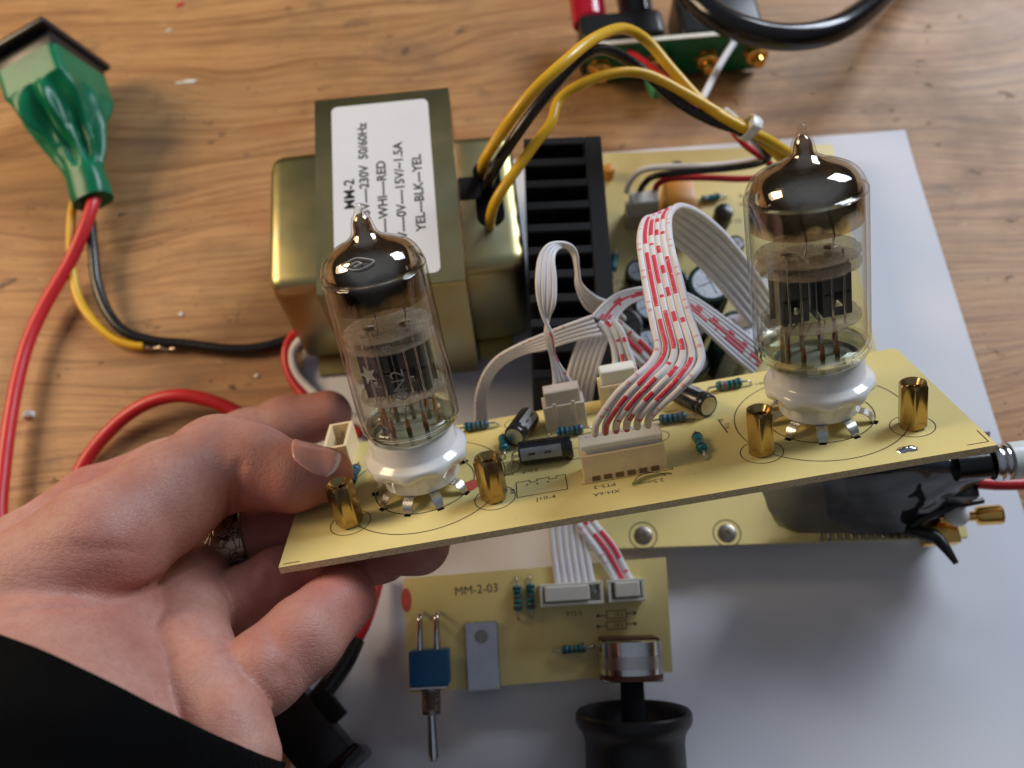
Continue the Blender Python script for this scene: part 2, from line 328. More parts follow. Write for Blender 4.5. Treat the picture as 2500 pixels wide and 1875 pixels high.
def engraved():
    k = Mat('engraved_silver', (.62, .58, .53), .34, 1.0); co = k.co(); v = k.n('TexVoronoi', feature='DISTANCE_TO_EDGE'); v.inputs['Scale'].default_value = .42; k.l(co, v.inputs['Vector'])
    w = k.n('TexWave', wave_type='RINGS'); w.inputs['Scale'].default_value = .35; w.inputs['Distortion'].default_value = 7; k.l(co, w.inputs['Vector'])
    g = k.math('MINIMUM', k.ramp(v.outputs['Distance'], [(.01, (0, 0, 0)), (.05, (1, 1, 1))]), k.ramp(w.outputs['Fac'], [(.02, (0, 0, 0)), (.07, (1, 1, 1))]))
    k.col(k.mix(g, (.12, .09, .07, 1), (.50, .41, .31, 1))); k.bump(g, .12, .6); return k.m

M = dict(
    wood=wood(), paper=paper(), pcb=pcb('yellow_laminate', (.80, .68, .30), (.76, .61, .22)), pcb_edge=pcb('laminate_edge', (.84, .74, .48), (.78, .66, .38), True),
    zinc=zinc(), brass=brass(), ceramic=plain('white_ceramic', (.80, .79, .76), .16, 0, .02, .1, Coat_Weight=.5), steel=metal('tinned_metal', (.62, .60, .56), .3), dark_steel=metal('dark_steel', (.30, .27, .24), .32), chrome=metal('chrome', (.75, .74, .73), .12),
    glass=glass('bulb_glass', (.95, .955, .93, 1)), glass_base=glass('base_glass', (.60, .63, .58, 1)), getter=getter(), mica=mica(), anode=plain('grey_anode', (.17, .165, .155), .5, .3), copper=metal('copper_lead', (.62, .28, .14), .35),
    ink=plain('black_ink', (.035, .03, .02), .6), etch=plain('pale_print', (.40, .40, .38), .7), label=plain('white_label', (.80, .80, .82), .5, 0, .02, .05), sheet=plain('label_ink', (.02, .02, .022), .6),
    beige=plain('beige_nylon', (.80, .64, .40), .45, 0, .06), cream=plain('cream_nylon', (.84, .82, .73), .4, 0, .03), grey_nylon=plain('greyish_nylon', (.60, .53, .46), .5, 0, .05), slot_brown=plain('slot_shade', (.20, .12, .05), .7), hole_shade=plain('painted_recess_shade', (.008, .007, .007), .95, Specular_IOR_Level=.1),  # recess colours: shade inside openings, painted onto solid pieces
    blue=plain('resistor_blue', (.018, .17, .28), .38, 0, .12, .8), teal=plain('resistor_teal', (.012, .19, .23), .38, 0, .12, .8), band_black=plain('band_black', (.01, .012, .02), .45), band_brown=plain('band_brown', (.10, .03, .015), .45), band_red=plain('band_red', (.35, .03, .03), .45),
    sleeve_black=plain('capacitor_black', (.012, .012, .014), .25, Coat_Weight=.3), silver_stripe=plain('stripe_grey', (.28, .29, .31), .4), can=metal('aluminium_can', (.55, .55, .54), .38), can_blue=plain('aluminium_top', (.62, .66, .72), .3, .7), sleeve_green=plain('capacitor_dark_green', (.008, .028, .026), .28),
    black=plain('black_plastic', (.012, .012, .013), .34, bump=.02), matte=plain('black_anodised', (.008, .009, .011), .7, Specular_IOR_Level=.25), black_gloss=plain('black_gloss', (.008, .008, .009), .16), knob=plain('black_bakelite', (.010, .010, .012), .42), rubber=plain('black_rubber', (.014, .014, .013), .3),
    red_wire=plain('red_pvc', (.60, .022, .028), .36, 0, .08, .05), yellow_wire=plain('yellow_pvc', (.78, .45, .02), .3, 0, .08, .08), white_wire=plain('white_pvc', (.74, .73, .72), .42, 0, .04, .1), black_wire=plain('black_pvc', (.012, .011, .010), .26, 0, .1, .1),
    lilac=plain('ribbon_white', (.74, .73, .77), .44, 0, .03, .1), red_plastic=plain('red_acrylic', (.45, .01, .03), .18, 0, .1, .1), orange=plain('orange_epoxy', (.62, .26, .03), .4, 0, .08, .2),
    green_pcb=plain('green_solder_mask', (.0, .16, .06), .3, 0, .12, .15), green_tag=plain('green_insulator', (.05, .33, .14), .35), gold=metal('gold_plating', (.85, .52, .14), .2), wrap=green_wrap(), blue_box=plain('blue_plastic', (.015, .15, .38), .45, 0, .06), grey_metal=plain('grey_zinc', (.52, .53, .55), .3, .9, .08, .2),
    skin=skin(), nail=plain('nail', (.66, .34, .29), .18, 0, .08, .2), nail_edge=plain('nail_edge', (.78, .66, .56), .3), cloth=cloth(), silver=engraved(), film=film(), smear=plain('red_ink', (.55, .09, .06), .55), white_ball=plain('nylon_white', (.82, .83, .78), .3, 0, .02),
    p_long=printed_wire('ribbon_long_dash', 19, .84, 0, 3), p_mid=printed_wire('ribbon_mid_dash', 16, .55, .76, 7), p_short=printed_wire('ribbon_short_dash', 6.4, .38, 0, 1), p_one=printed_wire('ribbon_single_dash', 26, .42, .72, 14), p_edge=printed_wire('ribbon_fine_print', 9, .08, .25, 2, (.72, .38, .44)), copper_strand=metal('bare_tinned_copper', (.75, .6, .42), .3),
)

# ------------------------------------------------------------------ the setting: table top
b = MB(); nx, ny = 60, 48
xs, ys = np.linspace(-700, 700, nx), np.linspace(-350, 650, ny)
V = np.array([[x, y, 0.0] for x in xs for y in ys]); b.grid(V, nx, ny)
b.raw(np.array([[-700, -350, -28], [700, -350, -28], [700, 650, -28], [-700, 650, -28], [-700, -350, -.01], [700, -350, -.01], [700, 650, -.01], [-700, 650, -.01]]), [[3, 2, 1, 0], [0, 1, 5, 4], [1, 2, 6, 5], [2, 3, 7, 6], [3, 0, 4, 7]])
tt = b.build('tabletop', M['wood'], angle=30, origin=(0, 0, 0)); tt['kind'] = 'structure'; tt['label'] = 'worn pine tabletop with wavy grain and dark specks'

# sheet of paper, slightly sprung off the table
psi = rad(.22); pw, pd = vec(math.cos(psi), math.sin(psi), 0), vec(math.sin(psi), -math.cos(psi), 0); PBR = vec(143.76, 199.45, 0)
b = MB(); nu, nv = 70, 90; V = []
for i in range(nu):
    for j in range(nv):
        a, d = 210 * (1 - i / (nu - 1)), 297 * j / (nv - 1); p = PBR - pw * a + pd * d
        z = .35 + .5 * math.sin(a * .03 + .4) * math.sin(d * .021) ** 2 + 1.6 * math.exp(-((a - 168 + .35 * (d - 150)) / 13) ** 2 - ((d - 152) / 45) ** 2) + .25 * math.sin(a * .07 + d * .05)
        edge = min(a, 210 - a, d, 297 - d); z = .25 + max(z, .1) * min(1, .25 + edge / 14) + (.9 * (1 - min(1, d / 25)) ** 2)
        V.append(p + vec(0, 0, z))
b.grid(V, nu, nv)
o = b.build('paper_sheet', M['paper'], angle=180); tag(o, 'large white paper sheet lying under the circuit boards on the wooden table', 'paper')

def fleck(name, u, v, rx, ry, h, mat, label, cat, rot=0):
    p = px(u, v, .2); c, s_ = math.cos(rot), math.sin(rot); n = 11; b = MB(Fr(p, np.eye(3))); t = np.arange(n) * 2 * np.pi / n; k = 1 + .22 * rng.standard_normal(n)
    P = np.c_[rx * np.cos(t) * k, ry * np.sin(t) * k] @ np.array([[c, s_], [-s_, c]])
    V = np.vstack([np.c_[P, np.zeros(n)], np.c_[P * .8, np.full(n, h)], [[0, 0, h * 1.15]]])
    b.raw(V, [[j, (j + 1) % n, n + (j + 1) % n, n + j] for j in range(n)] + [[n + j, n + (j + 1) % n, 2 * n] for j in range(n)])
    tag(b.build(name, mat, angle=60), label, cat)
fleck('foam_crumb', 73, 1013, 1.7, 1.5, 1.6, M['white_ball'], 'small white round crumb on the wood beside the red wire', 'crumb')
fleck('paint_chip', 440, 12, 2.0, 1.0, .25, M['red_wire'], 'small red paint chip on the wood above the transformer', 'chip', .7)
fleck('wood_sliver', 455, 200, 4.6, 1.0, .2, M['cream'], 'thin pale sliver on the wood right of the green wrapped inlet', 'sliver')
fleck('paper_scrap', 412, 75, 1.3, .5, .2, M['cream'], 'tiny white scrap on the wood below the red chip', 'scrap', .3)
fleck('white_speck', 442, 768, .8, .7, .4, M['label'], 'tiny white speck in a dark dent above the black wire', 'speck')
fleck('pale_crumb', 626, 918, .9, .7, .4, M['cream'], 'tiny pale crumb on the wood left of the white transformer lead', 'crumb')

# ------------------------------------------------------------------ the tube board held in the hand
BA = np.array([[0.9937308, -0.0055322, -0.1116627], [0.0754903, 0.7699076, 0.6336746], [0.0824644, -0.6381314, 0.7654985]])
BO = vec(-50.0768, 43.3547, 74.9227); BW, BD, BT = 145.0, 47.04, 1.6
BF = Fr(BO, BA)
TB = thing('tube_board', 'yellow circuit board with two valve sockets and brass standoffs, held in the hand', 'circuit board', BF((BW / 2, BD / 2, 0)))
b = MB(BF)
outl = [(0, 0), (BW, 0), (BW, BD - 1.2), (BW - 1, BD), (0, BD)]
b.mi = 1; b.prism(outl, -BT, 0); b.M[-2] = 0                     # top face in the laminate colour, rim in the fibre colour
SUB = b.build('laminate', [M['pcb'], M['pcb_edge']], TB, angle=20)
Z1 = .035
def silk(name, f, par=None):
    q = MB(BF); f(q); return q.build(name, M['ink'], par or SUB, angle=0)
CTR = [(29.3, 22.03), (117.79, 22.03)]; DX, DY = 15.75, -10.27
for c in CTR:
    silk('printed_circle', lambda q: q.ring(c, 18.12, 18.36, Z1, 96)); silk('printed_circle', lambda q: q.ring(c, 11.1, 11.38, Z1, 72))
    for s_ in (-1, 1): silk('printed_circle', lambda q: q.ring((c[0] + s_ * DX, c[1] + DY), 4.3, 4.5, Z1 + .01, 48))
silk('corner_mark', lambda q: q.strip([(.9, .9), (4.2, .9)], .22, Z1)); silk('corner_mark', lambda q: q.strip([(BW - 5, 1.6), (BW - .9, 1.6), (BW - .9, 6)], .22, Z1))
x0, y0, x1, y1 = 49.8, 10.4, 60.6, 16.2                         # outline of the missing four pin header
silk('printed_outline', lambda q: q.strip([(x0, y0), (x1, y0), (x1, y1), (x1 - 2, y1), (x1 - 2, y1 - .8), (x1 - 3.6, y1 - .8), (x1 - 3.6, y1), (x0 + 4.6, y1), (x0 + 4.6, y1 - .8), (x0 + 3, y1 - .8), (x0 + 3, y1), (x0, y1), (x0, y0)], .2, Z1))
silk('printed_outline', lambda q: q.strip([(63.9, 11.1), (83.0, 11.1), (83.0, 11.6)], .2, Z1))
for k, (u, v) in enumerate(((1287, 1184), (1312, 1181), (1338, 1176))):
    x, y = BF.at(u, v); silk('pad_mark', lambda q: q.ring((x, y), .05, .28, Z1, 10))
def lab(t, u, v, size, rot=0, sx=1.15, z=Z1): x, y = BF.at(u, v); return text(SUB, 'printed_lettering', t, BF, x, y, z, size, M['ink'], rot, sx=sx)
lab('J10-4', 1333, 1216, 1.75); lab('PT5-3', 1476, 1186, 1.7, 180); lab('XH-6A', 1481, 1203, 1.7, 180); lab('2.5mm', 1590, 1176, 1.7, 180)
lab('22uF', 1294, 1150, 1.7, 180); lab('50V', 1240, 1158, 1.5, 180); lab('R8', 1252, 1200, 1.4, 90); lab('100K', 1640, 1004, 1.4, 180); lab('TUBE1', 1868, 934, 1.5, 180); lab('R12', 1776, 1040, 1.3, 80); lab('1K', 1762, 1026, 1.3, 80);
for u, v, a in ((1590, 1176, 1), (1765, 1040, 2)):
    x, y = BF.at(u, v)
    if a == 1: silk('printed_outline', lambda q: q.ring((x, y), 3.4, 3.6, Z1 + .01, 40, 20, 160))
    else: silk('printed_outline', lambda q: q.strip([(x - .3, y + 3), (x + .2, y - 3)], .3, Z1 + .01))
for u, v, r in ((1242, 1143, 2.6), (1402, 1108, 2.4), (1258, 1035, 2.6), (1610, 1065, 2.2)):
    x, y = BF.at(u, v); silk('printed_circle', lambda q: q.ring((x, y), r - .09, r + .09, Z1 + .004, 40))
x, y = BF.at(1147, 1186); q = MB(BF); t = np.arange(18) * 2 * np.pi / 18; rr = 2.1 + .35 * np.sin(t * 2 + 1) + .2 * np.cos(5 * t)
q.raw(np.c_[x + rr * np.cos(t), y + rr * np.sin(t) * 1.15, np.full(18, Z1 + .02)], [list(range(18))]); q.build('ink_smear', M['smear'], SUB, angle=0)
q = MB(BF); x, y = BF.at(1590, 1170); q.tube(spline([(x - 4, y - 1.2, .25), (x - 1, y + .3, .5), (x + 3, y + .9, .3), (x + 4.5, y + .6, .15)], 16), [.45 - .02 * k for k in range(16)], 8); q.build('glue_thread', M['glass_base'], TB, angle=60)
x, y = BF.at(2215, 1098); q = MB(BF); q.lathe([(1.5, 0), (1.3, .35), (.6, .7), (.05, .8)], (x, y, 0), (0, 0, 1), 14, rf=lambda r, h, t: r * (1 + .5 * math.cos(2 * t))); q.build('solder_blob', M['chrome'], TB)

# brass hex standoffs
def standoff(c):
    q = MB(BF); r, H = 3.0, 10.3; f0 = rad(15)
    def hexring(rr, z, blend=0.0):
        n = 48; t = np.arange(n) * 2 * np.pi / n; d = (t - f0) % (np.pi / 3) - np.pi / 6; hx = rr * math.cos(np.pi / 6) / np.cos(d); return np.c_[c[0] + (hx * (1 - blend) + rr * .87 * blend) * np.cos(t), c[1] + (hx * (1 - blend) + rr * .87 * blend) * np.sin(t), np.full(n, z)]
    R_ = [hexring(r * .93, .05, .8), hexring(r, .7), hexring(r, H - .55), hexring(r * .97, H, .85), hexring(r * .86, H + .02, 1), hexring(r * .56, H - 1.2, 1), hexring(r * .56, H - 6, 1)]
    n = 48; F = [[k * n + j, k * n + (j + 1) % n, (k + 1) * n + (j + 1) % n, (k + 1) * n + j] for k in range(len(R_) - 1) for j in range(n)] + [list(range(n))[::-1], [6 * n + j for j in range(n)]]
    q.raw(np.vstack(R_), F); o = q.build('brass_standoff', M['brass'], TB, angle=22)
    q = MB(BF)
    q.tube(np.array([[c[0] + 1.42 * math.cos(a), c[1] + 1.42 * math.sin(a), H - 1.2 - a * .5 / 6.283] for a in np.linspace(0, 6.283 * 5, 120)]), .16, 5); q.build('thread', M['brass'], o, angle=60)
for c in CTR:
    for s_ in (-1, 1): standoff((c[0] + s_ * DX, c[1] + DY))

# ceramic sockets: scalloped flange on a round body, nine bent tabs
def socket(c):
    e = MB(BF); a0 = rad(20)
    def rf(r, h, t): return r * (1 + {6.5: .075, 7.1: .06, 7.9: .035, 8.6: .012}.get(h, 0.0) * math.cos(9 * (t - a0)))
    prof = [(8.0, 2.5), (8.55, 2.8), (8.75, 5.9), (9.7, 6.5), (10.7, 7.1), (11.2, 7.9), (11.4, 8.6), (11.4, 9.3), (11.0, 9.8), (9.8, 10.3), (9.35, 10.9), (9.4, 13.9), (9.15, 14.4), (8.6, 14.5), (8.4, 13.7)]
    e.lathe(prof, (*c, 0), (0, 0, 1), 108, rf); so = e.build('valve_socket', M['ceramic'], TB, angle=50)
    for k in range(9):
        a = a0 + k * rad(36) + rad(18) if k < 9 else 0; d = vec(math.cos(a), math.sin(a)); n2 = vec(-d[1], d[0]); g = MB(BF)
        prof2 = [(7.6, 2.55), (8.9, 2.5), (9.8, 2.25), (10.5, 1.6), (11.1, .7), (11.25, -.6)]; wd = [1.15, 1.15, 1.15, 1.1, .95, .55]; V = []
        for (r, h), w in zip(prof2, wd):
            for s2, th in ((-1, .13), (1, .13), (1, -.13), (-1, -.13)): V.append([*(np.array(c) + d * (r + th * .7) + n2 * s2 * w), h + th])
        F = [[i * 4 + j, i * 4 + (j + 1) % 4, i * 4 + 4 + (j + 1) % 4, i * 4 + 4 + j] for i in range(5) for j in range(4)] + [[3, 2, 1, 0], [20, 21, 22, 23]]
        g.raw(V, F).build('contact_tab', M['steel'], so, angle=40)
        g = MB(BF); g.box((*(np.array(c) + d * 11.35), .02), (1.5, 1.5, .06), R=[[d[0], -d[1], 0], [d[1], d[0], 0], [0, 0, 1]]); g.build('slot', M['hole_shade'], so, angle=0)
    return so
for c in CTR: socket(c)

# pin headers
def shell(q, w, d, h, t=.8, fl=.8):                              # open-topped housing
    q.box((0, 0, fl / 2), (w, d, fl)); q.box((0, -d / 2 + t / 2, (h + fl) / 2), (w, t, h - fl), .12, 1); q.box((0, d / 2 - t / 2, (h + fl) / 2), (w, t, h - fl), .12, 1)
    for s_ in (-1, 1): q.box((s_ * (w / 2 - t / 2), 0, (h + fl) / 2 - .02), (t, d - 2 * t - .02, h - fl - .05), .1, 1)
def header(frm, name, npin, mat, w, d, h, par, front_slots=True, keys=False):
    q = MB(frm); shell(q, w, d, h); o = q.build(name, mat, par, angle=30)
    for k in range(npin):
        x = (k - (npin - 1) / 2) * 2.5; p = MB(frm); p.box((x, .3, h * .45), (.62, .62, h * .72)); p.build('pin', M['steel'], o, angle=0)
        if front_slots: p = MB(frm); p.box((x, -d / 2 - .0, .72), (1.75, .14, 1.2)); p.build('slot', M['slot_brown'], o, angle=0)
    if keys:
        for s_ in (-1, 1): p = MB(frm); p.box((s_ * w * .22, -d / 2 - .05, h * .62), (1.0, .16, h * .62)); p.build('key_slot', M['grey_nylon'], o, angle=0)
    return o
def sub(frm, x, y, z=0, rot=0):
    c, s_ = math.cos(rad(rot)), math.sin(rad(rot)); return Fr(frm((x, y, z)), frm.A @ np.array([[c, -s_, 0], [s_, c, 0], [0, 0, 1]]))
HF = sub(BF, 73.2, 11.5 + 2.9)                                   # front six way header
header(HF, 'pin_header', 6, M['beige'], 17.6, 5.8, 6.4, TB)
HB = sub(BF, 63.0, 38.2); header(HB, 'pin_header', 3, M['grey_nylon'], 9.8, 5.8, 6.6, TB, False, True)
HC = sub(BF, 77.0, 43.6); header(HC, 'pin_header', 3, M['beige'], 9.8, 5.8, 6.6, TB, False, True)
x, y = BF.at(838, 1112); HD = sub(BF, x + .5, y - 1.2, 0, -90); header(HD, 'pin_header', 4, M['beige'], 12.3, 5.8, 6.6, TB, False, False)

# axial parts lying on the board
def resistor(frm, x, y, ang, L=6.3, r=1.15, mat='blue', par=None, bands=('band_black', 'band_black', 'band_brown', 'band_black', 'band_brown'), lift=.15, lead=2.2, tilt=0):
    c, s_ = math.cos(rad(ang)), math.sin(rad(ang)); g = Fr(frm((x, y, r + lift)), frm.A @ np.array([[c, -s_, 0], [s_, c, 0], [0, 0, 1]]) @ np.array([[math.cos(rad(tilt)), 0, math.sin(rad(tilt))], [0, 1, 0], [-math.sin(rad(tilt)), 0, math.cos(rad(tilt))]]))
    q = MB(g); h = L / 2; q.lathe([(.3, -h), (.75 * r, -h + .12), (r, -h + .5), (r, -h + 1.3), (.84 * r, -h + 1.7), (.84 * r, h - 1.7), (r, h - 1.3), (r, h - .5), (.75 * r, h - .12), (.3, h)], (0, 0, 0), (1, 0, 0), 20)
    o = q.build('resistor', M[mat], par, angle=40)
    for k, bn in enumerate(bands):
        xx = (-h + .9) + k * (L - 1.8) / (len(bands) - 1); rr = (r if k in (0, len(bands) - 1) else .84 * r) + .025; p = MB(g); p.lathe([(rr, xx - .27), (rr, xx + .27)], (0, 0, 0), (1, 0, 0), 20, cap=False); p.build('colour_band', M[bn], o, angle=60)
    for s2 in (-1, 1): p = MB(g); p.tube(spline([(s2 * (h - .3), 0, 0), (s2 * (h + lead * .55), 0, 0), (s2 * (h + lead * .9), 0, -.35), (s2 * (h + lead), 0, -r - lift - .4)], 12), .28, 8); p.build('lead', M['steel'], o, angle=60)
    return o
def R_(u0, v0, u1, v1, **kw):
    p, q = BF.at(u0, v0, 1.0), BF.at(u1, v1, 1.0); return resistor(BF, *((p + q) / 2), math.degrees(math.atan2(*(q - p)[::-1])), par=TB, **kw)
R_(1130, 1047, 1197, 1036); R_(1228, 1062, 1232, 1108, mat='teal', bands=('band_brown', 'band_black'), L=5.6); R_(1356, 1060, 1428, 1048); R_(1605, 1028, 1680, 1018, mat='blue', bands=('band_brown', 'band_black', 'band_black', 'band_brown', 'band_brown'))
R_(1700, 1064, 1716, 1102, mat='teal', bands=('band_black', 'band_black', 'band_black')); R_(1752, 946, 1808, 936, mat='teal', bands=('band_brown', 'band_red', 'band_black', 'band_black', 'band_black')); R_(858, 1178, 872, 1142)
def lying_cap(frm, p0, p1, r, par, stripe_dir=(0, -1, .2), mat='sleeve_black', top='can'):
    p0, p1 = np.asarray(p0, float), np.asarray(p1, float); q = MB(frm); ax = unit(p1 - p0); L = np.linalg.norm(p1 - p0)
    q.lathe([(r * .78, 0), (r * .8, .02), (r * .93, 0), (r, .35), (r, 1.3), (r * .94, 1.75), (r, 2.2), (r, L - .3), (r * .9, L)], p0, ax, 32); o = q.build('electrolytic_capacitor', M[mat], par, angle=40)
    q = MB(frm); q.lathe([(r * .79, -.03), (r * .3, -.05)], p0, ax, 28); q.build('can_top', M[top], o, angle=40)
    sd = unit(np.asarray(stripe_dir) - ax * (np.asarray(stripe_dir) @ ax)); w = np.cross(ax, sd); q = MB(frm); V = []
    for h in (2.4, L - .5):
        for a in np.linspace(-.55, .55, 8): V.append(p0 + ax * h + (sd * math.cos(a) + w * math.sin(a)) * (r + .03))
    q.grid(V, 2, 8); st = q.build('polarity_stripe', M['silver_stripe'], o, angle=60)
    for h in (L * .45, L * .75):
        q = MB(frm); q.box(p0 + ax * h + sd * (r + .05), (1.5, .05, .5), R=np.column_stack([ax, sd, np.cross(ax, sd)])); q.build('printed_minus', M['ink'], st, angle=0)
    for s2 in (-1, 1):
        q = MB(frm); e = p1 + np.cross(ax, (0, 0, 1)) * s2 * r * .45; q.tube(spline([e - ax * .3, e + ax * 1.2, e + ax * 1.9 - vec(0, 0, r * .5), vec(*(e + ax * 2)[:2], -.5)], 12), .28, 7); q.build('lead', M['steel'], o, angle=60)
p, q_ = BF.at(1256, 1068, 2.6), BF.at(1292, 1018, 2.6); lying_cap(BF, (*p, 2.75), (*q_, 2.75), 2.65, TB, (1, 0, .9))
p, q_ = BF.at(1398, 1090, 2.6), BF.at(1268, 1108, 2.6); lying_cap(BF, (*p, 2.75), (*q_, 2.75), 2.65, TB, (0, -1, .35))
p, q_ = BF.at(1730, 994, 2.6), BF.at(1655, 958, 2.6); lying_cap(BF, (*p, 2.9), (*q_, 2.9), 2.75, TB, (0, 1, .9))

# ------------------------------------------------------------------ vacuum tubes
def tube_valve(c, sc_r, tilt, label, printed, HT):
    z = unit(BA @ vec(tilt, 0, 1)); f = frame(BF((*c, 14.6)), z, BA[:, 0]); R = 11.2 * sc_r
    t = thing('vacuum_tube', label, 'vacuum tube', f.O)
    k = HT / 48.2
    prof = [(8.3, 0), (R * .86, .5), (R * .95, 1.6), (R * .99, 3.2), (R, 5), (R, 33.4), (R * .988, 35.4), (R * .955, 37.2), (R * .89, 38.8), (R * .78, 40.1), (R * .61, 41.1), (R * .44, 41.8), (R * .33, 42.5), (2.75, 43.2), (2.4, 44.1), (2.15, 45.3), (1.75, 46.4), (1.1, 47.2), (.85, 47.7), (.8, 48.6), (.45, 49.1), (.02, 49.25)]
    pr = spline([(r, h * k, 0) for r, h in prof], 90)[:, :2]; pr[:, 0] = np.maximum(pr[:, 0], .01)
    gb = MB(f).lathe(pr, n=72, cap=False); gb.lathe([(max(r - .8, .02), h) for r, h in pr if h < 44 * k][::-1], n=72, cap=False); gb.build('bulb', M['glass'], t, angle=180)
    gi = [(r - 1.0, h * k) for r, h in prof if 32 < h < 42.3] + [(2.2, 43.2 * k), (1.9, 44.1 * k), (1.75, 45.2 * k), (1.3, 46.3 * k), (.6, 47 * k)]; gi = [(R - 1.0, 29.6 * k), (R - 1.0, 31 * k)] + gi
    g2 = spline([(r, h, 0) for r, h in gi], 50)[:, :2]; q = MB(f); q.lathe(np.maximum(g2, .02), n=72, cap=False); hh = (g2[:, 1] - g2[0, 1]) / (g2[-1, 1] - g2[0, 1])
    q.at = [np.stack([np.repeat(hh, 72), np.ones(50 * 72), np.zeros(50 * 72)], 1)]; q.build('getter_coating', M['getter'], t, angle=180)
    # pressed glass foot with nine pins
    q = MB(f); q.lathe([(8.1, .3), (R * .88, 1.0), (R * .91, 2.6), (R * .88, 3.3), (R * .6, 3.8), (.02, 3.9)], n=60, cap=False); q.build('glass_foot', M['glass_base'], t, angle=180)
    for j in range(9):
        a = rad(20 + 36 * j); p = vec(5.95 * math.cos(a), 5.95 * math.sin(a), 0); q = MB(f)
        q.cyl(p + vec(0, 0, -2.5), p + vec(0, 0, 2.4), .52, n=10); pin = q.build('pin', M['dark_steel'], t, angle=50)
        q = MB(f); q.cyl(p + vec(0, 0, 2.4), p + vec(0, 0, 5.4), .62, .35, n=10); q.build('lead_seal', M['copper'], pin, angle=60)
        q = MB(f); e = vec(4.4 * math.cos(a + .3), 4.4 * math.sin(a + .3), 9.9 * k); q.tube(spline([p + vec(0, 0, 5.0), p + vec(0, 0, 6.8), e], 10), .24, 6); q.build('inner_lead', M['steel'], pin, angle=60)
    for h, rr in ((9.9, .85), (21.3, .87), (23.8, .87)):
        q = MB(f); q.lathe([(R * rr, h * k - .12), (R * rr, h * k + .12)], n=48, rf=lambda r, hh_, th: r * (1 - .035 * (math.cos(6 * th) > .8))); q.build('mica_disc', M['mica'], t, angle=30)
    for sx in (-1, 1):
        q = MB(f); w, d, h0, h1 = 5.6, 7.4, 10.4 * k, 21.0 * k; x = sx * 4.1 * sc_r; hm = (h0 + h1) / 2
        for sy in (-1, 1):
            q.box((x, sy * d / 2, hm + 2.6), (w, .25, h1 - h0 - 5.2)); q.box((x, sy * d / 2, h0 + .9), (w, .25, 1.8)); q.box((x - 1.9, sy * d / 2, h0 + 3.2), (1.6, .25, 2.8)); q.box((x + 1.9, sy * d / 2, h0 + 3.2), (1.6, .25, 2.8))
        for s2 in (-1, 1): q.box((x + s2 * w / 2, 0, hm), (.25, d + .25, h1 - h0))
        for s2 in (-1, 1): q.box((x + s2 * (w / 2 + .55), 0, hm), (1.1, .3, h1 - h0 - .3))
        an = q.build('anode_plate', M['anode'], t, angle=20)
        q = MB(f); q.cyl((x, 0, 9.2 * k), (x, 0, 22.7 * k), 1.0, n=14); q.build('cathode', M['steel'], an, angle=50)
        for s2 in (-1, 1): q = MB(f); q.cyl((x + s2 * 1.2, -d / 2 - .75, 8.6 * k), (x + s2 * 1.2, -d / 2 - .75, 24.8 * k), .28, n=8); q.build('support_rod', M['chrome'], an, angle=50)
        q = MB(f); q.lathe([(1.3, 0), (1.35, .3), (1.0, .5)], (x, -.6, 23.95 * k), (0, 0, 1), 20); q.build('eyelet', M['steel'], an, angle=40)
    q = MB(f); q.box((0, 0, 15.7 * k), (.25, 8.5, 10.4 * k)); q.build('shield', M['steel'], t, angle=0)
    for xg, y in ((-1.3, -3.6), (4.6, -2.2)): q = MB(f); q.tube(spline([(xg - .5, y, 23.8 * k), (xg, y, 27.4 * k), (xg - .9, y + .4, 32.5 * k), (xg - .7, y + 1, 36 * k)], 18), .25, 6); q.build('getter_wire', M['chrome'], t, angle=60)
    q = MB(f); a = np.linspace(0, 6.2832, 40); q.tube(np.c_[2.9 * np.cos(a) + 1.2, 2.9 * np.sin(a) - .5, np.full(40, 36 * k)], .5, 8, cap=False); q.build('getter_ring', M['dark_steel'], t, angle=60)
    if printed:
        def wrap(V, a0, h0, rot=90):                         # print read upwards along the glass, on the side facing the camera
            c_, s_ = math.cos(rad(rot)), math.sin(rad(rot)); X = V[:, 0] * c_ - V[:, 1] * s_; Y = V[:, 0] * s_ + V[:, 1] * c_; A_ = rad(a0) + X / R; return np.c_[(R + .04) * np.cos(A_), (R + .04) * np.sin(A_), h0 + Y]
        for tx, a0, h0, sz in (('6N2', -82, 15.5, 3.9), ('8', -94, 6.8, 3.0), ('8', -86, 23.8, 2.8)):
            V, F = text_mesh(tx, sz); MB(f).raw(wrap(V, a0, h0), F).build('printed_lettering', M['etch'], t, angle=60)
        st = np.array([[(2.2 if j % 2 == 0 else .9) * math.cos(rad(90 + 36 * j)), (2.2 if j % 2 == 0 else .9) * math.sin(rad(90 + 36 * j)), 0] for j in range(10)] + [[0, 0, 0]])
        MB(f).raw(wrap(st, -114, 18.5), [[j, (j + 1) % 10, 10] for j in range(10)]).build('printed_star', M['etch'], t, angle=60)
        # rhombus mark on the shoulder
        pts = [(-2.6, 0), (0, 1.9), (2.9, .1), (.2, -2.0), (-2.6, 0)]; inn = [(-.9, -.3), (.1, .75), (.9, .1), (-.2, -.9)]
        def dome(P): a_ = np.radians(-100) + P[:, 0] / 7.0; hh_ = 39.9 + P[:, 1] * .42; rr_ = np.interp(hh_, [q_[1] for q_ in prof[5:13]], [q_[0] for q_ in prof[5:13]]); return np.c_[(rr_ + .12) * np.cos(a_), (rr_ + .12) * np.sin(a_), hh_ * k + .06]
        MB(f).tube(dome(spline([(*p_, 0) for p_ in pts], 60)), .17, 6).build('printed_rhombus', M['etch'], t, angle=60)
        MB(f).tube(dome(spline([(*p_, 0) for p_ in inn], 30)), .2, 6).build('printed_curl', M['etch'], t, angle=60)
    return t
tube_valve((CTR[0][0] + .6, CTR[0][1]), .955, .01, 'valve with a star and 6N2 printed on its glass, nearer the hand', True, 49.2)
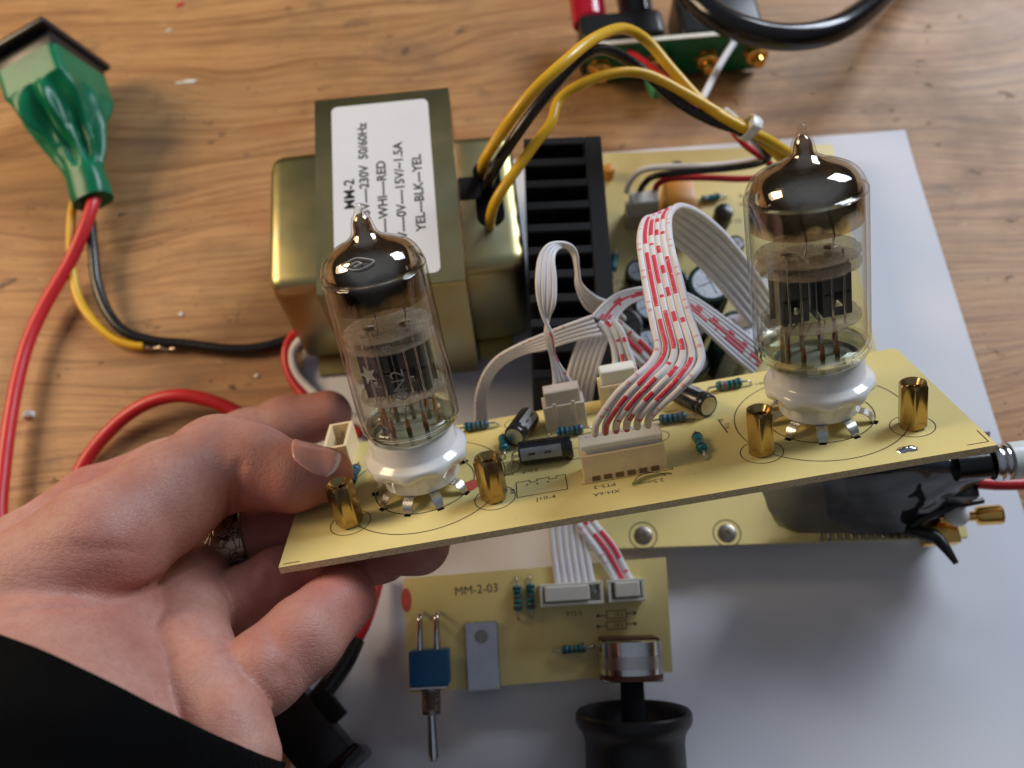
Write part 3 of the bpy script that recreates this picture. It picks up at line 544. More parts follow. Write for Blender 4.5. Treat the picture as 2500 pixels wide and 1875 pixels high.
tube_valve((CTR[1][0] - 1.2, CTR[1][1]), 1.055, -.012, 'unprinted glass valve with dark smoky top, in the socket away from the hand', False, 48.4)

# ------------------------------------------------------------------ transformer
TY = rad(1.8); TF = Fr((-30.3, 151.2, .5), np.array([[math.cos(TY), -math.sin(TY), 0], [math.sin(TY), math.cos(TY), 0], [0, 0, 1]]))
TR = thing('transformer', 'gold passivated mains transformer with a white rating label on top', 'transformer', TF.O)
b = MB(TF); W, D, H = 38.6, 65.5, 54.6
def rrect(w, d, r, n=6):
    P = []
    for sx, sy, a in ((1, 1, 0), (-1, 1, 90), (-1, -1, 180), (1, -1, 270)):
        for t in np.linspace(a, a + 90, n): P.append((sx * (w / 2 - r) + r * math.cos(rad(t)), sy * (d / 2 - r) + r * math.sin(rad(t))))
    return P
yz = [(-D / 2 - .0, 0), (-D / 2, H - .9), (-D / 2 + .3, H - .3), (-D / 2 + .9, H), (D / 2 - .9, H), (D / 2 - .3, H - .3), (D / 2, H - .9), (D / 2, 0)]
V = [(x, y, z) for x in (-W / 2, W / 2) for y, z in yz]; n = len(yz)
b.raw(V, [[j, j + 1, n + j + 1, n + j][::-1] for j in range(n - 1)]); V2 = [(x, y * .973, z - 1.0) for x in (-W / 2, W / 2) for y, z in yz]
b.raw(V2, [[j, j + 1, n + j + 1, n + j] for j in range(n - 1)]); b.raw(V[:n] + V2[:n], [[j, j + 1, n + j + 1, n + j] for j in range(n - 1)]); b.raw(V[n:] + V2[n:], [[j, j + 1, n + j + 1, n + j][::-1] for j in range(n - 1)])
b.build('steel_wrap', M['zinc'], TR, angle=50)
b = MB(TF)
for k in range(19): b.box((-W / 2 + 1.6 + k * 2.0, 0, 26.7), (1.85, D - 2.4, 52.4 - .25 * (k % 2)))
b.build('core_laminations', M['copper'], TR, angle=0, kind='stuff')
for s_ in (-1, 1):
    q = MB(TF); w0 = 15.5 if s_ < 0 else 16.5; x0 = s_ * W / 2; Hb, Db = 45.0, 47.5; st = []
    levels = [(0, 1.0, 1.0), (.78, .99, .995), (.90, .965, .985), (.965, .93, .965), (1, .86, .93)]
    for t, a, c_ in levels:
        P = rrect(Db * a, Hb, 4.6 if t < .9 else 4.0, 7); st.append([(x0 + s_ * w0 * t, p[0], 24.0 + p[1] * c_ - (0 if t < .9 else .4)) for p in P])
    n = len(st[0]); F = [[k * n + j, k * n + (j + 1) % n, (k + 1) * n + (j + 1) % n, (k + 1) * n + j] for k in range(4) for j in range(n)] + [[4 * n + j for j in range(n)]]
    if s_ < 0: F = [f[::-1] for f in F]
    q.raw(np.vstack(st) - vec(0, 0, 1.6), F); bell = q.build('end_bell', M['zinc'], TR, angle=60)
    if s_ > 0:
        q = MB(TF); P = []; sl = 7.6; xm = x0 + 8.4
        for a in list(np.linspace(0, 180, 14)) + list(np.linspace(180, 360, 14)): P.append((xm + 3.9 * math.cos(rad(a)), 1.2 + (sl if a <= 180 and a > 0 and a < 180 or a in (0, 180) and len(P) < 14 else -sl) + 3.9 * math.sin(rad(a))))
        q.prism(P, 44.4, 44.98); q.build('wire_slot', M['hole_shade'], bell, angle=0)  # solid black piece, its colour stands in for the shaded opening
        q = MB(TF); q.box((x0 + 3.2, 3.5, 44.75), (6.2, 8.0, .5), .1, 1); q.build('grommet_tab', M['matte'], bell, angle=30)
    q = MB(TF); q.box((x0 + s_ * 6, 0, .6), (11, D * .9, 1.2), .3, 1); q.build('mounting_foot', M['zinc'], TR, angle=30)
b = MB(TF); LW, LD = 27.6, 58.0; b.prism([(p[0] - .7, p[1] - .2) for p in rrect(LW, LD, 1.8)], H + .03, H + .13, False); LB = b.build('rating_label', M['label'], TR, angle=0)
o = LB
for t_, x, y0, sz in (('MM-2', -9.9, 4.6, 3.7), ('0V----115V----230V  50/60Hz', -5.8, 23.6, 3.3), ('BLK----WHI----RED', -1.0, 9.8, 3.3), ('15V----0V----15V/~1.5A', 3.9, 15.6, 3.3), ('YEL---BLK---YEL', 8.9, 10.8, 3.3)):
    text(LB, 'label_lettering', t_, TF, x, y0 - 1.5, H + .16, sz * 1.08, M['sheet'], 90, 'RIGHT', .085, 1.04)

def wire(name, pts, r, mat, parent=None, label=None, cat='wire', n=80, sides=12, rr=None):
    P = spline(pts, n); b = MB(); b.tube(P, r if rr is None else rr, sides); o = b.build(name, mat, parent, angle=70)
    if parent is None: tag(o, label, cat)
    return o
def pz(*a): return [px(u, v, z) for u, v, z in a]
wire('secondary_lead', pz((1178, 440, 38), (1178, 418, 48), (1183, 392, 58), (1230, 315, 74), (1300, 225, 82), (1380, 150, 84), (1450, 95, 80), (1520, 70, 72), (1580, 100, 66), (1640, 170, 62), (1720, 255, 58), (1800, 305, 55), (1880, 345, 50), (1960, 400, 38), (2040, 470, 20)), 1.5, M['yellow_wire'], TR)
wire('secondary_lead', pz((1200, 500, 38), (1194, 468, 45), (1198, 430, 56), (1260, 330, 68), (1340, 225, 75), (1420, 140, 76), (1480, 122, 72), (1560, 165, 64), (1650, 245, 58), (1740, 295, 55), (1830, 325, 52), (1900, 360, 46), (1970, 420, 34), (2030, 480, 20)), 1.5, M['black_wire'], TR)
wire('secondary_lead', pz((1212, 580, 36), (1200, 560, 43), (1197, 535, 50), (1216, 480, 58), (1300, 360, 64), (1345, 300, 66), (1364, 245, 66), (1420, 205, 67), (1500, 178, 66), (1580, 182, 64), (1680, 232, 60), (1770, 285, 56), (1830, 318, 50), (1900, 380, 44), (1960, 440, 32), (2010, 490, 20)), 1.4, M['yellow_wire'], TR)
wire('primary_lead', pz((760, 800, 12), (720, 815, 8), (700, 850, 5), (700, 890, 4), (725, 945, 3), (790, 1010, 3), (880, 1060, 3)), 1.5, M['red_wire'], TR)
wire('primary_lead', pz((770, 810, 14), (735, 830, 9), (716, 860, 6), (722, 905, 4), (752, 945, 3), (820, 1000, 3), (900, 1040, 3)), 1.45, M['white_wire'], TR)
z_ = px(1828, 312, 54); q = MB(frame(z_, unit(px(1890, 345, 50) - px(1770, 285, 57)), (0, 0, 1))); a = np.linspace(0, 2 * np.pi, 33)[:-1]
V = [(r * math.cos(t) * 1.15, r * math.sin(t), h) for r, h in ((3.1, -1.2), (3.5, -1.2), (3.5, 1.2), (3.1, 1.2)) for t in a]; q.raw(V, [[k * 32 + j, k * 32 + (j + 1) % 32, ((k + 1) % 4) * 32 + (j + 1) % 32, ((k + 1) % 4) * 32 + j] for k in range(4) for j in range(32)]); q.box((3.3, 1.2, 0), (2.6, 3.2, 3.2), .4)
tag(q.build('cable_tie', M['white_ball'], angle=40), 'white cable tie bundling the yellow and black transformer leads', 'cable tie')

# ------------------------------------------------------------------ mains inlet with green heat shrink
ax0, ax1 = px(124, 168, 19.5), px(228, 492, 9.5); AX = unit(ax1 - ax0); up = unit(vec(0, 0, 1) - AX * AX[2]); IF = frame(ax0, AX, np.cross(up, AX))
a45 = rad(17); c_, s_ = math.cos(a45), math.sin(a45); IF = Fr(IF.O, IF.A @ np.array([[c_, -s_, 0], [s_, c_, 0], [0, 0, 1]]))
IN = thing('mains_inlet', 'black mains inlet wrapped in crinkled green heat shrink, trailing three wires', 'inlet', px(118, 150, 0))
b = MB(IF); b.box((0, 0, -3.4), (26, 34, 2.8), 1.0, 3); b.build('flange', M['black'], IN, angle=40)
b = MB(IF); b.box((0, 0, 1.2), (23.2, 27, 7.4), .7, 2); b.build('body', M['black'], IN, angle=40)
b = MB(IF); n, LV = 120, 80; tot = np.linalg.norm(ax1 - ax0); V = []
def sq(t, p): c, s = math.cos(t), math.sin(t); return (abs(c) ** p + abs(s) ** p) ** (-1 / p)
for i in range(LV):
    f_ = i / (LV - 1); h = 3.2 + (tot - 3.2) * f_; g = min(1, max(0, (h - 13.5) / (tot * .74 - 13.5))); g = .55 * g + .45 * g * g * (3 - 2 * g)
    hw, hd, pw_ = 11.9 * (1 - g) + 6.6 * g, 13.8 * (1 - g) + 5.4 * g, (14 if h < 13.5 else 14 * max(0, 1 - g * 1.6) ** 1.5) + 2.4
    wr = math.sin(min(1, max(0, (h - 13.5) / (tot * .8 - 13.5))) * np.pi) ** .9
    for j in range(n):
        t = 2 * np.pi * j / n; r_ = sq(t, pw_); k = 1 - wr * (.50 * abs(math.sin(4 * t + 2.2 * f_ + .5)) ** 2.2 * (.6 + .4 * math.sin(t + 1)) - .14 + .11 * math.sin(9 * t - 5 * f_) + .05 * math.sin(15 * t + 9 * f_)) + .03 * math.sin(23 * f_ + 2 * t) * (f_ > .6)
        V.append((hw * r_ * math.cos(t) * k, hd * r_ * math.sin(t) * k, h))
b.raw(V, [[i * n + j, i * n + (j + 1) % n, (i + 1) * n + (j + 1) % n, (i + 1) * n + j] for i in range(LV - 1) for j in range(n)] + [[(LV - 1) * n + j for j in range(n)]]); b.build('heat_shrink', M['wrap'], IN, angle=60)
wire('red_wire', pz((232, 470, 10), (226, 500, 11), (205, 560, 10), (170, 640, 8), (112, 740, 6.5), (70, 830, 6), (42, 930, 6), (22, 1040, 6), (8, 1150, 6), (0, 1260, 6), (20, 1340, 5), (80, 1430, 4)), 2.15, M['red_wire'], IN)
wire('yellow_wire', pz((188, 480, 8), (176, 515, 8), (172, 590, 7), (178, 670, 6), (192, 730, 5), (228, 785, 4), (275, 825, 3), (320, 842, 2.6), (352, 845, 2.6)), 1.45, M['yellow_wire'], IN)
wire('bare_strands', pz((350, 845, 2.4), (372, 851, 2.3), (390, 848, 2.4), (410, 853, 2.2), (428, 850, 2.2)), .55, M['copper_strand'], IN, n=30, rr=.5 + .28 * np.sin(np.linspace(0, 14, 30)))
wire('black_wire', pz((212, 485, 7), (220, 530, 7), (228, 620, 7), (236, 690, 6), (262, 760, 5), (305, 810, 4), (370, 832, 3), (450, 840, 2.5), (560, 853, 2.5), (640, 848, 2.5), (720, 826, 3), (790, 810, 4)), 1.75, M['black_wire'], IN)
wire('red_mains_lead', pz((60, 1420, 3), (130, 1290, 3), (190, 1160, 3), (232, 1092, 3.5), (300, 1022, 5), (370, 980, 7), (440, 966, 8), (510, 978, 7), (575, 1005, 5), (640, 1050, 3), (700, 1120, 2.4), (760, 1180, 2.4)), 2.1, M['red_wire'], None, 'loose red mains lead arching out from behind the thumb knuckle', 'wire')

# black switch body with two heat shrunk terminals, below the hand
SW = thing('rocker_switch', 'black rocker switch body half hidden under the little finger, with a red lead', 'switch', px(720, 1760, 0))
p0, p1 = px(680, 1700, 8), px(800, 1850, 8); SX = unit(p1 - p0); sf = frame((p0 + p1) / 2, (0, 0, 1), SX)
b = MB(sf); b.box((0, 0, -.5), (27, 13, 14), .6, 2); b.build('switch_body', M['black'], SW, angle=40)
b = MB(sf); b.box((1, 8.5, 1), (8, 4, 8), .4, 2); b.build('latch', M['matte'], SW, angle=40)
b = MB(sf); b.box((15.0, 1, .5), (3.4, 15, 15), .8, 2); b.build('rim', M['black_gloss'], SW, angle=40)
wire('heat_shrink', pz((868, 1560, 8), (845, 1610, 9), (808, 1665, 10), (768, 1716, 10), (745, 1740, 10)), 2.6, M['rubber'], SW)
wire('heat_shrink', pz((800, 1604, 9), (770, 1632, 9), (735, 1662, 10), (700, 1690, 10)), 2.4, M['rubber'], SW, rr=np.linspace(.5, 3.2, 80))
wire('red_lead', pz((925, 1400, 6), (912, 1450, 7), (890, 1520, 8), (866, 1566, 8)), 1.9, M['red_wire'], SW)

# ------------------------------------------------------------------ ribbon cables
def ribbon(name, L, R_, n, r, mats, label, N=110, part='conductor', flip=1, fan=0.0):
    A_, B_ = spline(L, N), spline(R_, N); o = thing(name, label, 'ribbon cable', (A_[0] + B_[0]) / 2)
    C_ = (A_ + B_) / 2; T = np.gradient(C_, axis=0); Wd = B_ - A_; Nn = np.cross(T, Wd) * flip; Nn /= np.linalg.norm(Nn, axis=1)[:, None] + 1e-12
    for i in range(n):
        t = i / (n - 1); P = A_ * (1 - t) + B_ * t; b = MB(); sp = np.linalg.norm(Wd, axis=1) / (n - 1); rr_ = np.where(np.linspace(0, 1, N) < fan, np.minimum(.5 * sp, r), np.clip(.53 * sp, .6 * r, 1.3 * r)); b.tube(P, rr_, 12, up=Nn); b.build(part, mats[i % len(mats)], o, angle=80)
    return o
def z6(u, v, z): return px(1150 + u * .36166, 460 + v * .36166, z)
A_L = [z6(835, 1660, 84), z6(845, 1590, 88), z6(900, 1500, 92), z6(1000, 1370, 96), z6(1110, 1275, 98), z6(1215, 1180, 98), z6(1262, 1075, 98), z6(1240, 960, 98), z6(1200, 760, 97), z6(1158, 520, 94), z6(1140, 370, 91), z6(1150, 270, 87), z6(1185, 205, 80), z6(1245, 215, 72), z6(1340, 320, 64), z6(1480, 440, 57), z6(1620, 580, 50), z6(1760, 745, 42), z6(1900, 920, 33), z6(2000, 1040, 24)]
A_R = [z6(1195, 1600, 86), z6(1200, 1555, 90), z6(1265, 1480, 95), z6(1390, 1370, 99), z6(1490, 1270, 101), z6(1545, 1190, 101), z6(1555, 1110, 101), z6(1520, 990, 101), z6(1465, 830, 100), z6(1405, 600, 98), z6(1352, 400, 95), z6(1335, 270, 92), z6(1343, 175, 87), z6(1395, 122, 79), z6(1470, 135, 72), z6(1570, 195, 66), z6(1700, 310, 59), z6(1840, 480, 50), z6(1960, 650, 40), z6(2060, 800, 30)]
ribbon('ribbon_cable', A_L, A_R, 6, .76, [M['p_edge'], M['p_long'], M['p_mid'], M['p_short'], M['p_one'], M['p_edge']], 'tall white six way ribbon with red dashes, looping up from the front header', 170, flip=-1, fan=.36)
PL = HF; q = MB(PL); q.box((0, .1, 5.2), (16.0, 4.1, 5.4), .25, 1); q.box((0, -1.0, 8.2), (17.3, 3.4, 1.3), .25, 1); q.box((0, 1.9, 7.9), (17.3, 1.2, 1.6), .25, 1)
for k in range(7): q.box(((k - 3) * 2.5, .8, 8.35), (.75, 2.2, 1.1), .1, 1)
po = q.build('ribbon_plug', M['cream'], None, angle=30); tag(po, 'cream six way plug pushed into the front beige header', 'plug')
# second ribbon: three wires out of the grey header, crossing once, over a loop
B_L = [z6(555, 1370, 58), z6(565, 1300, 62), z6(540, 1150, 67), z6(505, 1000, 71), z6(520, 880, 74), z6(555, 780, 77), z6(560, 620, 79), z6(552, 480, 80), z6(580, 410, 79), z6(640, 395, 76), z6(690, 450, 72), z6(712, 560, 67), z6(715, 660, 63), z6(770, 780, 58), z6(850, 850, 54), z6(950, 950, 44)]
B_R = [z6(690, 1350, 58), z6(640, 1260, 62), z6(570, 1130, 67), z6(550, 1000, 72), z6(490, 870, 75), z6(462, 760, 77), z6(452, 620, 79), z6(470, 460, 80), z6(530, 380, 80), z6(640, 372, 78), z6(705, 425, 74), z6(722, 540, 70), z6(740, 640, 66), z6(830, 730, 61), z6(940, 790, 56), z6(1030, 880, 44)]
ribbon('ribbon_cable', B_L, B_R, 4, .78, [M['lilac'], M['lilac'], M['lilac'], M['p_mid']], 'narrow white ribbon making a tall twisted loop above the grey header', 120, flip=-1, fan=.2)
q = MB(HB); q.box((0, .1, 6.4), (8.4, 4.1, 7.2), .25, 1)
for s2 in (-1, 1): q.box((s2 * 2.2, -2.95, 4.2), (.9, .5, 6.4), .1, 1)
tag(q.build('ribbon_plug', M['grey_nylon'], None, angle=30), 'greyish three way plug below the twisted ribbon loop', 'plug')
# broad ribbon arching from behind the smoky valve to the fold
E_L = [z6(820, 868, 62), z6(900, 780, 62), z6(1000, 710, 62), z6(1160, 672, 61), z6(1320, 680, 58), z6(1470, 720, 54), z6(1640, 830, 48), z6(1800, 950, 42), z6(2000, 1110, 30)]
E_R = [z6(965, 905, 60), z6(1010, 830, 60), z6(1080, 770, 60), z6(1190, 735, 59), z6(1330, 760, 56), z6(1480, 860, 52), z6(1620, 990, 46), z6(1760, 1120, 40), z6(1900, 1240, 30)]
ribbon('ribbon_cable', E_L, E_R, 7, .80, [M['lilac'], M['lilac'], M['p_short'], M['p_long'], M['p_mid'], M['lilac'], M['lilac']], 'greyish ribbon arching low behind the tall printed ribbon towards the capacitors', 100, flip=-1)
C_L = [z6(880, 985, 60), z6(780, 1000, 60), z6(640, 1035, 59), z6(500, 1080, 57), z6(360, 1110, 54), z6(220, 1180, 50), z6(130, 1290, 45), z6(95, 1420, 38), z6(100, 1560, 30)]
C_R = [z6(815, 870, 62), z6(740, 895, 62), z6(600, 945, 61), z6(460, 1000, 59), z6(320, 1060, 56), z6(180, 1140, 52), z6(90, 1250, 47), z6(40, 1400, 40), z6(35, 1560, 31)]
ribbon('ribbon_cable', C_L, C_R, 5, .82, [M['lilac'], M['lilac'], M['lilac'], M['lilac'], M['p_edge']], 'white ribbon sweeping towards the transformer and down behind the board', 90, flip=-1)
D_L = [z6(815, 905, 60), z6(770, 960, 59), z6(715, 1080, 56), z6(670, 1220, 52), z6(645, 1330, 47), z6(620, 1500, 38), z6(560, 1850, 24), z6(540, 2200, 18), z6(555, 2420, 16), z6(590, 2680, 15), z6(600, 2745, 15)]
D_R = [z6(960, 925, 60), z6(925, 985, 59), z6(885, 1100, 56), z6(845, 1230, 52), z6(815, 1340, 47), z6(800, 1500, 38), z6(790, 1850, 24), z6(770, 2200, 18), z6(775, 2420, 16), z6(815, 2660, 15), z6(830, 2720, 15)]
ribbon('ribbon_cable', D_L, D_R, 6, .82, [M['lilac']], 'white six way ribbon dropping behind the board to the long header of the small board', 140)
G_L = [z6(880, 915, 57), z6(1000, 1040, 52), z6(1150, 1180, 46), z6(1230, 1270, 42), z6(1150, 1500, 34), z6(960, 1900, 24), z6(760, 2160, 19), z6(720, 2250, 18), z6(870, 2470, 16), z6(960, 2620, 14), z6(1010, 2720, 13)]
G_R = [z6(975, 890, 57), z6(1080, 985, 52), z6(1230, 1130, 46), z6(1310, 1230, 42), z6(1230, 1480, 34), z6(1060, 1880, 24), z6(860, 2140, 19), z6(800, 2210, 18), z6(955, 2420, 16), z6(1050, 2600, 14), z6(1110, 2700, 13)]
ribbon('ribbon_cable', G_L, G_R, 3, .85, [M['p_edge'], M['p_long'], M['p_mid']], 'narrow red dashed ribbon slanting down to the short header of the small board', 140, flip=1)
W_L = [z6(860, 900, 61), z6(915, 960, 60), z6(960, 1060, 58), z6(975, 1160, 56), z6(965, 1260, 55), z6(960, 1320, 53)]
W_R = [z6(960, 895, 61), z6(1010, 960, 60), z6(1050, 1070, 58), z6(1085, 1170, 56), z6(1105, 1250, 55), z6(1115, 1300, 53)]
ribbon('ribbon_cable', W_L, W_R, 3, .82, [M['lilac'], M['p_mid'], M['p_one']], 'three short loose wires fanning into the beige header behind the tall ribbon', 70, fan=1.0)
q = MB(HC); q.box((0, .1, 6.4), (8.4, 4.1, 7.2), .25, 1); tag(q.build('ribbon_plug', M['cream'], None, angle=30), 'cream three way plug half hidden behind the tall printed ribbon', 'plug')

# ------------------------------------------------------------------ amplifier board on the paper
my = rad(-2.4); MZ = 11.6; MF = Fr((17.0, 57.5, MZ), np.array([[math.cos(my), -math.sin(my), 0], [math.sin(my), math.cos(my), 0], [0, 0, 1]]))
MBD = thing('amplifier_board', 'large yellow circuit board with capacitors lying on the paper under the valves', 'circuit board', MF((50, 67, -MZ + .5)))
b = MB(MF); b.mi = 1; b.prism([(0, 0), (104, 0), (104, 40), (90, 44), (90, 134), (0, 134)], -1.6, 0); b.M[-2] = 0; ML = b.build('laminate', [M['pcb'], M['pcb_edge']], MBD, angle=20)
for x, y in ((5, 5), (99, 5), (5, 129), (85, 129)): q = MB(MF); q.lathe([(2.9, -10.4), (2.9, -1.65)], (x, y, 0), (0, 0, 1), 6); q.build('board_foot', M['brass'], MBD, angle=20)
for u, v in ((1570, 1308), (1775, 1302)):                            # screws in the front row
    x, y = MF.at(u, v); q = MB(MF); q.lathe([(2.5, .02), (2.5, .2), (2.3, .3), (.6, .3), (.5, .1)], (x, y, 0), (0, 0, 1), 28); sc_ = q.build('screw', M['dark_steel'], MBD, angle=40)
    q = MB(MF); q.ring((x, y), 3.6, 3.9, .04, 40); q.build('printed_ring', M['ink'], sc_, angle=0)
# heat sink: plate with fins
HS = Fr(MF.O, MF.A); hx0, hx1 = MF.A.T @ (px(1278, 335, 47) - MF.O), MF.A.T @ (px(1467, 330, 47) - MF.O); top = 47 - MZ
q = MB(MF); xr = hx1[0]; ylen = 78.0; yf = hx1[1]; q.box((xr - 2.4, yf - ylen / 2, top / 2 + .4), (4.8, ylen, top - .8), .3, 1); hs = q.build('heat_sink', M['matte'], MBD, angle=30)
k = 0; yy = yf - 1.4
while yy > yf - ylen:
    q = MB(MF); L_ = xr - hx0[0] - 4.8; q.box((xr - 4.8 - L_ / 2, yy, top / 2 + .4), (L_, 2.8, top - .8), .35, 1); q.build('fin', M['matte'], hs, angle=30); yy -= 7.4
q = MB(MF); q.lathe([(1.4, top - 9), (1.4, top - .3)], (xr - 4.0, yf - 3.5, 0), (0, 0, 1), 16); q.build('screw_hole', M['hole_shade'], hs, angle=30)
def can(u, v, r, h, mat='sleeve_green', top_='can_blue', z=None):
    x, y = MF.at(u, v, h); q = MB(MF); q.lathe([(r * .9, .1), (r, .5), (r, h - 1.6), (r * .95, h - 1.2), (r, h - .7), (r * .97, h - .15), (r * .82, h), (r * .80, h - .25), (.02, h - .25)], (x, y, 0), (0, 0, 1), 36); o = q.build('electrolytic_capacitor', M[mat], MBD, angle=40)
    q = MB(MF); q.lathe([(r * .795, h - .22), (.02, h - .2)], (x, y, 0), (0, 0, 1), 30); t_ = q.build('can_top', M[top_], o, angle=40)
    for a in (0, 90): q = MB(MF); q.box((x, y, h - .19), (r * 1.2, .22, .06), R=[[math.cos(rad(a + 20)), -math.sin(rad(a + 20)), 0], [math.sin(rad(a + 20)), math.cos(rad(a + 20)), 0], [0, 0, 1]]); q.build('vent_score', M['hole_shade'], t_, angle=0)
    q = MB(MF); V = [(x + (r + .04) * math.cos(t), y + (r + .04) * math.sin(t), hh) for hh in (.8, h - 1.7) for t in np.linspace(-2.2, -1.5, 8)]; q.grid(V, 2, 8); q.build('polarity_stripe', M['silver_stripe'], o, angle=60)
can(1735, 688, 6.4, 22); can(1805, 805, 6.4, 22); can(1590, 745, 5.2, 16, 'sleeve_black'); can(1588, 838, 5.2, 16, 'sleeve_black'); can(1690, 790, 5.2, 14, 'sleeve_black', 'silver_stripe'); can(1798, 592, 2.7, 10, 'sleeve_black'); can(1900, 700, 6.4, 22); can(1560, 660, 4.0, 12, 'sleeve_black', 'silver_stripe'); can(1690, 880, 5.2, 14); can(1525, 790, 5.2, 20, 'sleeve_black', 'rubber'); can(1530, 890, 5.2, 20, 'sleeve_black', 'rubber'); can(1645, 690, 5.0, 16, 'sleeve_green', 'rubber'); can(1650, 930, 5.2, 16, 'sleeve_black', 'rubber')
x, y = MF.at(1768, 515, 7); q = MB(MF); q.lathe([(2.9, .1), (3.0, 6.5), (2.6, 7.4), (1.2, 7.9), (.02, 8.0)], (x, y, 0), (0, 0, 1), 26); q.build('inductor', M['rubber'], MBD, angle=40)
x, y = MF.at(1655, 405, 3); q = MB(MF); q.lathe([(2.3, .05), (2.4, 2.5), (1.6, 3.2), (.1, 3.3)], (x, y, 0), (0, 0, 1), 24); q.build('button_cap', M['rubber'], MBD, angle=40)
x, y = MF.at(1486, 412, 4); q = MB(MF); q.lathe([(2.0, .05), (2.1, 3.6), (1.7, 4.6), (.1, 5.0)], (x, y, 0), (0, 0, 1), 24); q.build('indicator', M['orange'], MBD, angle=40)
x, y = MF.at(1662, 470, 12); q = MB(MF); q.box((x, y - 2, 6.1), (9.4, 17, 12.2), .7, 2); q.build('film_capacitor', M['orange'], MBD, angle=40)
resistor(MF, *MF.at(1735, 482, 1.5), 10, mat='teal', par=MBD, bands=('band_red', 'band_black', 'band_brown')); resistor(MF, *MF.at(1500, 640, 1.5), 80, mat='teal', par=MBD, bands=('band_black', 'band_brown')); resistor(MF, *MF.at(1800, 640, 1.5), 100, mat='teal', par=MBD, bands=('band_black', 'band_brown'))
for u, v, t_ in ((1840, 478, 'IN  R21  1K'), (1842, 498, 'IN  R22  1K'), (1515, 690, 'C7 220'), (1515, 720, 'R4'), (1790, 540, 'D3 C5'), (1850, 530, 'Q2')):
    x, y = MF.at(u, v); text(ML, 'printed_lettering', t_, MF, x, y, .05, 2.0, M['ink'])
def stand(frm, u, v, h): x, y = frm.at(u, v, h); return x, y
x, y = MF.at(1573, 480, 12); HW = sub(MF, x, y - .5, 0, 4); header(HW, 'pin_header', 3, M['grey_nylon'], 10.0, 6.2, 7.2, MBD, False, True)
HN = thing('wire_harness', 'white, black and red wires from the plug beside the orange part', 'wires', HW((0, 0, 3)))
q = MB(HW); q.box((0, .1, 8.2), (8.8, 4.6, 8.6), .4, 1); q.build('plug', M['cream'], HN, angle=30)
wire('white_wire', pz((1530, 470, 22), (1540, 440, 26), (1570, 415, 30), (1640, 407, 33), (1730, 405, 34), (1820, 395, 36), (1868, 382, 39), (1860, 368, 42), (1835, 340, 46), (1795, 290, 50), (1772, 270, 46)), .95, M['white_wire'], HN, rr=None)
wire('black_wire', pz((1560, 475, 22), (1572, 450, 26), (1600, 430, 30), (1680, 420, 33), (1770, 412, 35), (1840, 402, 38), (1874, 388, 41), (1870, 370, 44), (1845, 330, 48), (1820, 300, 50)), 1.0, M['black_wire'], HN)
wire('red_wire', pz((1598, 475, 22), (1606, 450, 25), (1640, 436, 28), (1720, 434, 29), (1810, 437, 30), (1870, 432, 31), (1895, 420, 33), (1868, 390, 38), (1815, 350, 42), (1775, 300, 45), (1760, 275, 44)), 1.0, M['red_wire'], HN)
# parts under the free end of the tube board
x, y = MF.at(2200, 1215, 14); q = MB(MF); q.box((84, 16, 9.0), (34, 20, 18), .8, 2); pc = q.build('jack_block', M['black'], MBD, angle=40)
for k in range(13): x, y = MF.at(2005 + k * 19, 1312 - k * .5, .6); q = MB(MF); q.box((x, y, .5), (.7, 2.0, 1.0), .1, 1); q.build('solder_pin', M['dark_steel'], MBD, angle=0)
p0, p1 = px(2352, 1262, 18), px(2438, 1256, 20); q = MB(); ax = unit(p1 - p0); q.lathe([(1.3, -6), (1.3, 3), (2.3, 3.2), (2.6, 4), (2.6, 9), (2.2, 9.6), (.4, 9.6)], p0, ax, 28); q.build('gold_contact', M['gold'], MBD, angle=30)
q = MB(); pc_ = px(2336, 1258, 20); q.lathe([(3.05 * math.sin(a), -3.05 * math.cos(a)) for a in np.linspace(.02, 3.12, 18)], pc_, (0, 0, 1), 30); q.build('white_bead', M['white_ball'], MBD, angle=80)
q = MB(); p0 = px(2290, 1300, 13); q.box(p0, (10, 7, 4), .6, 2); q.build('gold_terminal', M['gold'], MBD, angle=30)
wire('black_strap', pz((2400, 1222, 22), (2330, 1236, 22), (2260, 1262, 21), (2222, 1292, 19), (2245, 1300, 20), (2285, 1312, 21), (2310, 1340, 22), (2335, 1376, 22)), 1.15, M['rubber'], MBD, n=70, rr=np.concatenate([np.linspace(.8, 1.3, 40), np.linspace(1.3, 2.0, 12), np.linspace(1.9, .7, 18)]))
# dark film laid over the jacks
FT = [(1850, 1158, 40), (1930, 1142, 42), (2060, 1128, 44), (2260, 1118, 45), (2420, 1112, 45)]; FM = [(1855, 1200, 36), (1940, 1190, 39), (2060, 1178, 41), (2250, 1165, 42), (2415, 1160, 41)]; FB = [(1880, 1255, 24), (1950, 1268, 20), (2040, 1285, 18), (2220, 1275, 20), (2350, 1205, 27)]; FC = [(1900, 1285, 14), (1960, 1300, 13.4), (2050, 1306, 13.2), (2225, 1300, 13.6), (2330, 1230, 22)]
rows = [spline(pz(*r_), 70) for r_ in ([(u, v - 60, z - 6) for u, v, z in FT], FT, FM, FB, FC)]; V = []
for j in range(70):
    cl = spline([r_[j] for r_ in rows], 40)
    for i in range(40): V.append(cl[i] + vec(0, 0, 1.0 * math.sin(.16 * j + .10 * i) + .6 * abs(math.sin(.27 * j - .16 * i + 1)) + .25 * math.sin(.7 * i + .3 * j)))
q = MB(); q.grid(V, 70, 40); tag(q.build('plastic_film', M['film'], angle=120), 'crumpled dark translucent film under the free end of the tube board', 'film')
